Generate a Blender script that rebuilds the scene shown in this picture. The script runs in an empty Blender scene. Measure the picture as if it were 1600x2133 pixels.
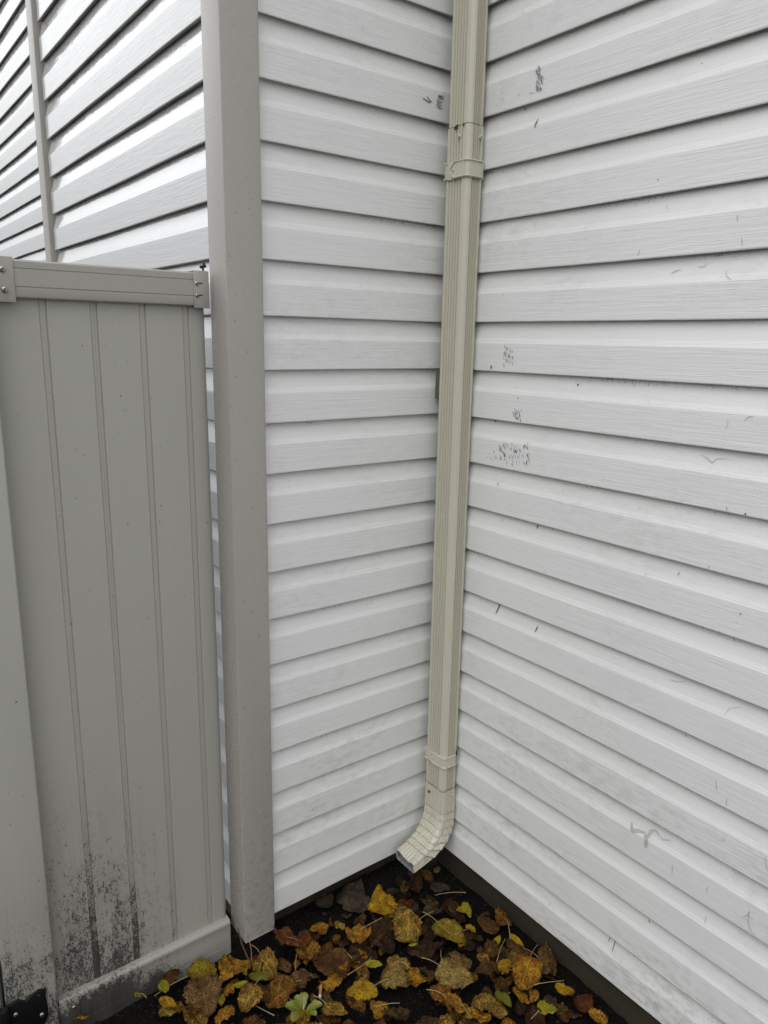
import bpy, bmesh, math, random
from mathutils import Vector, Matrix, noise
from math import radians as R, sin, cos, pi

# ------------------------------------------------------------------ camera, sky, sun
sc = bpy.context.scene
C = sc.collection
cam_d = bpy.data.cameras.new('camera'); cam = bpy.data.objects.new('camera', cam_d); C.objects.link(cam)
yaw, pitch, roll = 0.649079862, 0.226433932, 0.0180769028
fw = Vector((sin(yaw)*cos(pitch), cos(yaw)*cos(pitch), -sin(pitch)))
rt = Vector((cos(yaw), -sin(yaw), 0)); up = rt.cross(fw)
r2 = cos(roll)*rt + sin(roll)*up; u2 = -sin(roll)*rt + cos(roll)*up
m = Matrix((r2, u2, -fw)).transposed().to_4x4(); m.translation = Vector((-1.30003614, -1.45422061, 1.47613537))
cam.matrix_world = m
cam_d.sensor_fit = 'HORIZONTAL'; cam_d.sensor_width = 36.0; cam_d.lens = 36.0*1547.36654/1600
cam_d.clip_start = 0.02; cam_d.clip_end = 400
sc.camera = cam

SUN_EL, SUN_AZ = 50.0, 238.0          # azimuth clockwise from +y, where the sun stands
w = bpy.data.worlds.new('World'); sc.world = w; w.use_nodes = True
nt = w.node_tree; nt.nodes.clear()
sky = nt.nodes.new('ShaderNodeTexSky'); sky.sky_type = 'NISHITA'; sky.sun_disc = False
sky.sun_elevation = R(SUN_EL); sky.sun_rotation = R(SUN_AZ); sky.air_density = 1.0; sky.dust_density = 5.0; sky.ozone_density = 1.0
hs = nt.nodes.new('ShaderNodeHueSaturation'); hs.inputs['Saturation'].default_value = 0.16
bg = nt.nodes.new('ShaderNodeBackground'); bg.inputs['Strength'].default_value = 0.1
wo = nt.nodes.new('ShaderNodeOutputWorld')
nt.links.new(sky.outputs[0], hs.inputs['Color']); cl = nt.nodes.new('ShaderNodeMix'); cl.data_type = 'RGBA'; cl.inputs[0].default_value = .8     # even white cloud cover over the sky

tc = nt.nodes.new('ShaderNodeTexCoord'); sx = nt.nodes.new('ShaderNodeSeparateXYZ'); nt.links.new(tc.outputs['Generated'], sx.inputs[0])
def wm(op, a, b):
    n = nt.nodes.new('ShaderNodeMath'); n.operation = op
    for i, x in enumerate((a, b)):
        if isinstance(x, (int, float)): n.inputs[i].default_value = x
        else: nt.links.new(x, n.inputs[i])
    return n.outputs[0]
# overcast: zenith brighter than the horizon, thinner cloud low in the north-north-west
zen = wm('MULTIPLY', wm('MAXIMUM', sx.outputs[2], 0.0), .85)
nw = wm('MULTIPLY', wm('POWER', wm('MAXIMUM', wm('ADD', wm('MULTIPLY', sx.outputs[0], -.5), wm('MULTIPLY', sx.outputs[1], .866)), 0.0), 2.0), 1.05)
sm = nt.nodes.new('ShaderNodeMapRange'); sm.interpolation_type = 'SMOOTHSTEP'; nt.links.new(sx.outputs[2], sm.inputs[0]); sm.inputs[1].default_value = .10; sm.inputs[2].default_value = .42
nw = wm('MULTIPLY', nw, sm.outputs[0])
fac = wm('ADD', wm('ADD', zen, nw), .50)
vm = nt.nodes.new('ShaderNodeVectorMath'); vm.operation = 'SCALE'; vm.inputs[0].default_value = (12.1, 12.3, 12.5)
nt.links.new(fac, vm.inputs['Scale']); nt.links.new(vm.outputs[0], cl.inputs[7])
nt.links.new(hs.outputs[0], cl.inputs[6]); nt.links.new(cl.outputs[2], bg.inputs['Color']); nt.links.new(bg.outputs[0], wo.inputs[0])
sd = bpy.data.lights.new('sun', 'SUN'); sd.energy = 0.5; sd.angle = R(40); sd.color = (1.0, 0.985, 0.96)
so = bpy.data.objects.new('sun', sd); C.objects.link(so)
dv = Vector((sin(R(SUN_AZ))*cos(R(SUN_EL)), cos(R(SUN_AZ))*cos(R(SUN_EL)), sin(R(SUN_EL))))
so.rotation_euler = (-dv).to_track_quat('-Z', 'Y').to_euler()
sc.view_settings.view_transform = 'Standard'; sc.view_settings.look = 'None'
sc.view_settings.exposure = 0.13; sc.view_settings.gamma = 1.0; sc.view_settings.use_curve_mapping = False

# ------------------------------------------------------------------ tables (metres)
LEAVES=[((-0.2592, -0.1234), (-0.2176, -0.0243), 0.78, 'yellow', 'heart', -0.025, 0.5, 0, 'bright yellow spotted leaf standing up pointed, nearest below the spout mouth'), ((-0.335, -0.0122), (-0.2103, 0.0418), 0.8, 'grey', 'heart', -0.041, 0.6, 0, 'large dull brown wet leaf under the bottom edge of the left siding'), ((-0.3539, 0.0613), (-0.3493, -0.0005), 0.8, 'grey', 'round', -0.043, 0.6, 0, 'small dull leaf half hidden in shade left of the large brown wet leaf'), ((-0.2513, -0.0155), (-0.3029, -0.0525), 0.8, 'grey', 'round', -0.039, 0.5, 0, 'small crumpled dark leaf touching the left side of the standing yellow leaf'), ((-0.2372, -0.0723), (-0.2075, -0.1537), 0.75, 'ochre', 'heart', -0.035, 0.5, 0, 'yellow-brown leaf lying right of the standing yellow leaf'), ((-0.3148, -0.1349), (-0.3848, -0.1087), 0.75, 'orange', 'round', -0.033, 0.7, 0, 'curled orange and black leaf left of the leaf pile middle'), ((-0.333, -0.1659), (-0.2524, -0.129), 0.6, 'dark', 'round', -0.041, 0.6, 0, 'dark brown leaf between the curled orange leaf and the yellow-brown leaf'), ((-0.206, -0.1517), (-0.2632, -0.223), 0.9, 'ochre', 'round', -0.031, 0.7, 0, 'crumpled tan and orange leaf left of the broad olive-yellow leaf'), ((-0.168, -0.2238), (-0.1524, -0.3103), 1.0, 'olive', 'heart', -0.025, 0.25, 1, 'broad flat olive-yellow leaf with a straight stalk pointing to the right wall'), ((-0.0552, -0.2045), (-0.0782, -0.261), 0.45, 'lime', 'lens', -0.025, 0.4, 0, 'small bright yellow-green leaflet curving down, upper one of the bright pair'), ((-0.0578, -0.2234), (-0.0987, -0.2215), 0.5, 'lime', 'lens', -0.025, 0.4, 0, 'small bright yellow-green leaflet pointing left, in the bright group below the spout'), ((-0.0968, -0.2164), (-0.0986, -0.1922), 0.5, 'lime', 'lens', -0.031, 0.3, 0, 'tiny yellow-green leaflet lying leftmost of the bright group below the spout'), ((-0.0412, -0.3271), (-0.0676, -0.2678), 0.75, 'redbrown', 'heart', -0.033, 0.5, 0, 'smooth dark reddish-brown leaf beside the foundation end of the pile'), ((-0.034, -0.3489), (0.009, -0.2751), 0.5, 'orangebrown', 'heart', -0.02, 0.5, 1, 'orange-brown leaf tilted up against the foundation with a long pale stalk'), ((-0.0386, -0.3622), (-0.0349, -0.4113), 0.42, 'yellow', 'lens', -0.025, 0.2, 0, 'smooth yellow lens-shaped leaflet near the right foundation'), ((-0.0907, -0.3611), (-0.0559, -0.3461), 0.5, 'lime', 'lens', -0.027, 0.5, 0, 'small yellow-green leaflet folded under a stalk left of the smooth yellow leaflet'), ((-0.1054, -0.3373), (-0.0759, -0.3852), 0.8, 'grey', 'round', -0.039, 0.4, 0, 'flat dull grey-brown leaf left of the foundation under a pale stalk'), ((-0.106, -0.2686), (-0.1032, -0.3066), 0.6, 'yellow', 'lens', -0.025, 0.5, 0, 'small yellow two-pointed leaflet right of the broad olive-yellow leaf'), ((-0.2735, -0.2346), (-0.249, -0.247), 0.45, 'lime', 'lens', -0.023, 0.2, 0, 'tiny bright lime leaflet lying on the dark brown leaves mid pile'), ((-0.5058, -0.0986), (-0.5084, -0.0005), 0.95, 'rust', 'round', -0.033, 0.7, 0, 'rusty red-brown leaf right of the corner trim foot'), ((-0.4918, -0.0616), (-0.4769, -0.1349), 0.8, 'orangebrown', 'round', -0.033, 0.8, 1, 'crumpled orange-brown leaf touching the rusty leaf by the corner trim'), ((-0.4343, -0.2094), (-0.497, -0.1191), 0.72, 'redbrown', 'heart', -0.027, 0.5, 0, 'large smooth dark brown leaf curled over an orange one'), ((-0.5173, -0.1993), (-0.4218, -0.1912), 0.45, 'orange', 'lens', -0.039, 0.7, 0, 'orange curved leaf edge showing under the large smooth brown leaf'), ((-0.3926, -0.2111), (-0.3663, -0.254), 0.5, 'lime', 'lens', -0.025, 0.3, 0, 'small yellow-green spotted leaf in the open dark patch mid pile'), ((-0.345, -0.2556), (-0.3888, -0.3358), 0.75, 'tan', 'heart', -0.025, 0.5, 0, 'long greyish tan and yellow leaf pointing towards the viewer mid pile'), ((-0.3389, -0.2311), (-0.3051, -0.2858), 0.6, 'ochre', 'round', -0.031, 0.6, 0, 'brown and cream crumpled leaf lying on top of the long tan leaf'), ((-0.314, -0.2917), (-0.304, -0.3565), 0.85, 'orange', 'round', -0.035, 0.7, 1, 'orange speckled leaf right of the long tan leaf'), ((-0.2814, -0.2456), (-0.198, -0.2902), 0.55, 'dark', 'heart', -0.033, 0.5, 0, 'very dark brown broad leaf under the tiny lime leaflet'), ((-0.2564, -0.331), (-0.2201, -0.4246), 0.75, 'tan', 'heart', -0.023, 0.4, 1, 'large tan and yellow leaf with a rounded end, biggest in the pile centre right'), ((-0.1328, -0.4305), (-0.2056, -0.3972), 0.6, 'redbrown', 'heart', -0.023, 0.6, 0, 'glossy dark maroon leaf right of the large tan leaf'), ((-0.1026, -0.4149), (-0.1541, -0.4466), 0.6, 'yellow', 'heart', -0.019, 0.5, 0, 'yellow leaf with dark spots standing at the right of the maroon leaf'), ((-0.0601, -0.3979), (-0.0916, -0.4368), 0.85, 'brown', 'round', -0.029, 0.7, 0, 'brown crumpled leaf above the spotted yellow leaf by the foundation'), ((-0.0607, -0.4529), (-0.1545, -0.4999), 0.7, 'orange', 'heart', -0.023, 0.6, 1, 'big orange-brown crinkled leaf at the right of the pile'), ((-0.1714, -0.4944), (-0.1115, -0.5288), 0.7, 'orange', 'round', -0.027, 0.6, 0, 'orange wrinkled leaf lying below the big crinkled one at the right'), ((-0.0568, -0.5087), (0.0189, -0.4342), 0.5, 'brown', 'heart', -0.025, 0.6, 0, 'long brown crumpled leaf standing along the right foundation'), ((-0.0594, -0.5354), (-0.048, -0.5852), 0.62, 'yellow', 'heart', -0.025, 0.35, 0, 'smooth bright yellow torn leaf furthest right near the foundation'), ((-0.0953, -0.5686), (-0.1041, -0.5352), 0.7, 'grey', 'round', -0.033, 0.5, 0, 'pinkish brown leaf left of the smooth bright yellow torn leaf'), ((-0.1346, -0.5436), (-0.1216, -0.5906), 0.95, 'lime', 'round', -0.027, 0.6, 0, 'yellow-green ragged leaf at the bottom edge right'), ((-0.1972, -0.4664), (-0.2032, -0.5269), 0.5, 'green', 'lens', -0.015, 0.3, 0, 'green pointed leaf lying on the orange leaves lower right'), ((-0.2281, -0.4349), (-0.2282, -0.5402), 0.7, 'ochre', 'heart', -0.027, 0.5, 0, 'golden brown leaf under the green pointed leaf'), ((-0.3047, -0.3572), (-0.2828, -0.41), 0.8, 'orangebrown', 'round', -0.033, 0.6, 0, 'dark orange-brown leaf below the large tan leaf'), ((-0.2983, -0.3987), (-0.2738, -0.4739), 0.6, 'orange', 'heart', -0.033, 0.5, 1, 'amber leaf at the bottom edge below the large tan leaf'), ((-0.4101, -0.2855), (-0.4847, -0.2662), 0.8, 'yellow', 'heart', -0.025, 0.3, 1, 'yellow spade-shaped leaf with a pointed tip at left, lone in the dark soil'), ((-0.5346, -0.2505), (-0.5107, -0.3155), 0.8, 'ochre', 'heart', -0.031, 0.5, 1, 'light brown and grey leaf cut by the bottom edge left of the yellow spade-shaped leaf'), ((-0.5765, -0.1611), (-0.503, -0.1766), 0.75, 'brown', 'heart', -0.031, 0.6, 0, 'brown leaf with gold rim above the cigarette end'), ((-0.5923, -0.0411), (-0.5954, -0.1322), 0.65, 'ochre', 'heart', -0.025, 0.7, 1, 'tan and brown leaf standing at the corner trim foot'), ((-0.6318, -0.0315), (-0.7136, -0.0688), 0.95, 'orange', 'heart', -0.019, 0.7, 0, 'large orange-yellow crinkled leaf in front of the white bottom rail end'), ((-0.7422, 0.0236), (-0.7115, -0.0562), 0.85, 'olive', 'heart', -0.027, 0.3, 0, 'dull olive-yellow leaf touching the bottom rail'), ((-0.6452, -0.0828), (-0.6207, -0.1429), 0.42, 'green', 'lens', -0.011, 0.25, 0, 'glossy green pointed leaf lying on the left pile'), ((-0.6526, -0.1015), (-0.6987, -0.1031), 0.4, 'lime', 'lens', -0.015, 0.25, 0, 'yellow-green narrow leaf left of the glossy green leaf'), ((-0.745, -0.0237), (-0.7639, -0.1348), 0.85, 'brown', 'heart', -0.025, 0.4, 0, 'big brown rough leaf lying flat at the bottom left'), ((-0.6475, -0.133), (-0.7055, -0.1659), 0.85, 'ochre', 'heart', -0.015, 0.5, 1, 'golden tan leaf with a forked pale stalk, lower left pile'), ((-0.577, -0.1361), (-0.6489, -0.2014), 0.8, 'orangebrown', 'heart', -0.025, 0.6, 0, 'dark orange-brown leaf right of the golden tan leaf'), ((-0.7193, -0.0989), (-0.7372, -0.1343), 0.45, 'olive', 'lens', -0.015, 0.3, 0, 'small upright olive leaflet between the brown and golden leaves'), ((-0.7736, 0.065), (-0.8079, 0.0032), 0.6, 'redbrown', 'round', -0.025, 0.6, 0, 'brown twisted leaf standing against the bottom rail'), ((-0.8168, 0.0223), (-0.8256, -0.0263), 0.55, 'lime', 'lens', -0.015, 0.5, 0, 'pale yellow-green leaflet hanging over the brown twisted leaf'), ((-0.8453, -0.0273), (-0.8131, -0.0682), 0.5, 'yellow', 'lens', -0.019, 0.4, 0, 'yellow curled leaflet at the bottom left edge of the pile'), ((-0.8656, 0.0236), (-0.8823, 0.0494), 0.4, 'olive', 'lens', -0.035, 0.5, 1, 'small lone olive leaf on bare soil beside the dirty bottom rail'), ((-1.0135, 0.081), (-0.9863, 0.0187), 0.8, 'orange', 'heart', -0.025, 0.5, 0, 'orange-brown leaf under the screw of the bottom rail bracket'), ((-0.05, -0.6225), (-0.0352, -0.6677), 0.6, 'orange', 'round', -0.035, 0.6, 0, 'orange leaf scrap at the bottom edge, furthest right'), ((-0.0794, -0.0925), (-0.0365, -0.1366), 0.75, 'grey', 'round', -0.041, 0.5, 0, 'dark grey wrinkled leaf right below the spout mouth'), ((-0.0105, -0.0542), (-0.0443, -0.0715), 0.5, 'olive', 'lens', -0.031, 0.5, 0, 'small dull yellow leaflet hanging nearest the house corner'), ((-0.1519, -0.1493), (-0.1295, -0.2074), 0.7, 'grey', 'round', -0.039, 0.5, 0, 'dull grey-brown crumpled leaf behind the broad olive-yellow leaf'), ((-0.1806, -0.0965), (-0.157, -0.1382), 0.6, 'grey', 'round', -0.041, 0.5, 0, 'dark leaf behind the yellow-brown leaf, towards the corner'), ((-0.1298, -0.2923), (-0.1795, -0.3207), 0.3, 'olive', 'lens', -0.031, 0.5, 0, 'narrow rolled olive leaf below the small two-pointed leaflet'), ((-0.1488, -0.3571), (-0.1475, -0.3988), 0.6, 'ochre', 'round', -0.025, 0.6, 0, 'cream and brown ragged leaf above the maroon leaf'), ((-0.215, -0.3144), (-0.1771, -0.3723), 0.6, 'brown', 'round', -0.033, 0.5, 0, 'brown leaf above the large tan leaf'), ((-0.386, -0.145), (-0.3552, -0.2192), 0.8, 'dark', 'heart', -0.039, 0.4, 0, 'nearly black flat leaf below the curled orange leaf'), ((-0.5721, -0.0735), (-0.5424, -0.1149), 0.6, 'brown', 'round', -0.037, 0.6, 0, 'brown leaf scrap right of the standing tan and brown leaf'), ((-0.2516, -0.5125), (-0.2824, -0.4558), 0.6, 'orange', 'round', -0.031, 0.6, 0, 'orange-yellow leaf cut by the bottom edge below the golden brown leaf'), ((-0.7618, -0.1447), (-0.7104, -0.1481), 0.6, 'orange', 'round', -0.025, 0.6, 0, 'bright orange ragged leaf at the bottom edge, lower left pile'), ((-0.8015, -0.1017), (-0.7669, -0.0661), 0.6, 'orangebrown', 'round', -0.035, 0.6, 0, 'orange-brown leaf behind the big brown rough leaf')]
STALKS=[((-0.0868, -0.2811), (-0.1522, -0.2791)), ((-0.1418, -0.1814), (-0.201, -0.1767)), ((-0.1863, -0.1826), (-0.2326, -0.1839)), ((-0.2737, -0.1265), (-0.3346, -0.1171)), ((-0.361, -0.2012), (-0.4445, -0.2183)), ((-0.3979, -0.3599), (-0.4433, -0.3216)), ((-0.4252, -0.1516), (-0.4569, -0.1897)), ((-0.504, -0.0788), (-0.5478, -0.1454)), ((-0.5226, -0.1714), (-0.5721, -0.1565)), ((-0.0619, -0.3697), (-0.1292, -0.4071)), ((-0.1632, -0.485), (-0.2328, -0.4727)), ((-0.0336, -0.5375), (-0.1044, -0.5081)), ((-0.0331, -0.4035), (-0.0399, -0.4575)), ((-0.2713, -0.4195), (-0.2903, -0.4808)), ((-0.6069, -0.1666), (-0.5859, -0.2091)), ((-0.0865, -0.466), (-0.1221, -0.4441)), ((-0.2114, -0.2906), (-0.2288, -0.3145)), ((-0.1809, -0.5645), (-0.1569, -0.5649)), ((-0.8476, -0.0101), (-0.765, -0.0004)), ((-0.3149, -0.1164), (-0.2633, -0.1246)), ((-0.0964, -0.1344), (-0.0255, -0.1791)), ((-0.7595, 0.0129), (-0.7463, 0.0034)), ((-0.4106, -0.1443), (-0.4164, -0.1889)), ((-0.6675, -0.1588), (-0.646, -0.2093))]
MARKS_A=[(0.001, [(-0.0624, 2.0346), (-0.0491, 2.0348)]), (0.001, [(-0.0626, 2.0321), (-0.0433, 2.0331)]), (0.001, [(-0.0625, 2.0295), (-0.0423, 2.0298)]), (0.001, [(-0.0664, 2.0262), (-0.0564, 2.0257)]), (0.001, [(-0.0651, 2.024), (-0.0463, 2.0238)]), (0.001, [(-0.0665, 2.0211), (-0.0469, 2.0223)]), (0.001, [(-0.0636, 2.0191), (-0.052, 2.0189)]), (0.001, [(-0.0665, 2.016), (-0.0469, 2.0169)]), (0.001, [(-0.0677, 2.0132), (-0.0522, 2.0131)]), (0.001, [(-0.0635, 2.0115), (-0.0466, 2.0108)]), (0.001, [(-0.0609, 2.0094), (-0.0471, 2.0083)]), (0.0012, [(-0.0615, 2.038), (-0.0529, 2.0313)]), (0.0012, [(-0.0582, 2.038), (-0.0501, 2.0319)]), (0.0012, [(-0.0549, 2.0394), (-0.0473, 2.0324)]), (0.0012, [(-0.0514, 2.0361), (-0.0446, 2.0329)]), (0.0012, [(-0.0482, 2.0394), (-0.0418, 2.0334)]), (0.0022, [(-0.1073, 2.0211), (-0.1019, 2.0206), (-0.0927, 2.0175), (-0.0836, 2.0167)]), (0.0018, [(-0.095, 2.0285), (-0.0903, 2.0243), (-0.0837, 2.0192), (-0.0783, 2.0202)]), (0.0015, [(-0.0434, 2.0472), (-0.0396, 2.046)]), (0.0011200000000000001, [(-0.232, 2.1411), (-0.2314, 2.1421)]), (0.00098, [(-0.1738, 2.1545), (-0.1733, 2.1554)]), (0.0011200000000000001, [(-0.2451, 2.1175), (-0.2445, 2.1185)]), (0.00098, [(-0.1354, 2.0513), (-0.1349, 2.0523)]), (0.0008399999999999999, [(-0.1269, 2.0494), (-0.1264, 2.0502)]), (0.00175, [(-0.1152, 2.042), (-0.1142, 2.0437)]), (0.00105, [(-0.307, 1.9785), (-0.3065, 1.9794)]), (0.00105, [(-0.2682, 1.8675), (-0.2677, 1.8684)]), (0.0011200000000000001, [(-0.2034, 2.0952), (-0.2028, 2.0962)]), (0.0011200000000000001, [(-0.4397, 1.7638), (-0.4392, 1.7648)]), (0.0011200000000000001, [(-0.186, 1.7283), (-0.1854, 1.7294)]), (0.0006, [(-0.0546, 1.3314), (-0.0547, 1.3282)]), (0.0006, [(-0.0769, 1.3444), (-0.077, 1.3417)]), (0.0006, [(-0.0483, 1.3388), (-0.0451, 1.3329)]), (0.0006, [(-0.054, 1.3331), (-0.052, 1.3289)]), (0.0006, [(-0.0494, 1.3299), (-0.0512, 1.327)]), (0.0006, [(-0.0806, 1.3455), (-0.0776, 1.341)]), (0.0006, [(-0.0484, 1.3475), (-0.0473, 1.3441)]), (0.0006, [(-0.0587, 1.3508), (-0.0611, 1.3469)]), (0.0006, [(-0.0616, 1.3315), (-0.0621, 1.3254)]), (0.0006, [(-0.0508, 1.3542), (-0.0482, 1.348)]), (0.0006, [(-0.0429, 1.3369), (-0.0428, 1.3324)]), (0.0006, [(-0.0578, 1.3399), (-0.059, 1.334)]), (0.0006, [(-0.0637, 1.3572), (-0.0643, 1.3546)]), (0.0006, [(-0.0674, 1.3566), (-0.0666, 1.3531)]), (0.0006, [(-0.0492, 1.3347), (-0.0504, 1.3291)]), (0.0006, [(-0.0615, 1.3509), (-0.0583, 1.3484)]), (0.0006, [(-0.0697, 1.3407), (-0.0711, 1.3364)]), (0.0006, [(-0.047, 1.3482), (-0.0451, 1.345)]), (0.0006, [(-0.0418, 1.3282), (-0.0432, 1.3228)]), (0.0006, [(-0.0734, 1.3587), (-0.0745, 1.3535)]), (0.0006, [(-0.0667, 1.3428), (-0.0683, 1.3398)]), (0.0006, [(-0.0714, 1.3435), (-0.0687, 1.3392)]), (0.0006, [(-0.0726, 1.3308), (-0.0707, 1.3254)]), (0.0006, [(-0.0506, 1.3438), (-0.0515, 1.341)]), (0.0006, [(-0.0573, 1.3356), (-0.054, 1.3294)]), (0.0006, [(-0.0649, 1.3441), (-0.0613, 1.3412)]), (0.0017600000000000003, [(-0.3942, 1.1724), (-0.3932, 1.1731)]), (0.00128, [(-0.2293, 1.0577), (-0.2285, 1.0582)]), (0.00112, [(-0.1006, 1.0931), (-0.0999, 1.0936)]), (0.00128, [(-0.5169, 0.9395), (-0.5163, 0.94)]), (0.00128, [(-0.1812, 0.7734), (-0.1804, 0.7739)]), (0.00096, [(-0.4838, 1.0844), (-0.4833, 1.0848)]), (0.0010400000000000001, [(-0.1909, 0.8418), (-0.1903, 0.8422)]), (0.0008800000000000001, [(-0.3199, 1.2709), (-0.3195, 1.2713)]), (0.00128, [(-0.3567, 0.5194), (-0.356, 0.5199)]), (0.0012000000000000001, [(-0.4989, 0.6022), (-0.4983, 0.6025)]), (0.0016, [(-0.0779, 0.2506), (-0.0769, 0.2512)]), (0.00144, [(-0.0616, 0.212), (-0.0606, 0.2125)]), (0.00144, [(-0.0782, 0.1341), (-0.0773, 0.1345)]), (0.00096, [(-0.5048, 0.7893), (-0.5043, 0.7897)]), (0.00096, [(-0.4128, 0.3764), (-0.4123, 0.3767)])]
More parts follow.
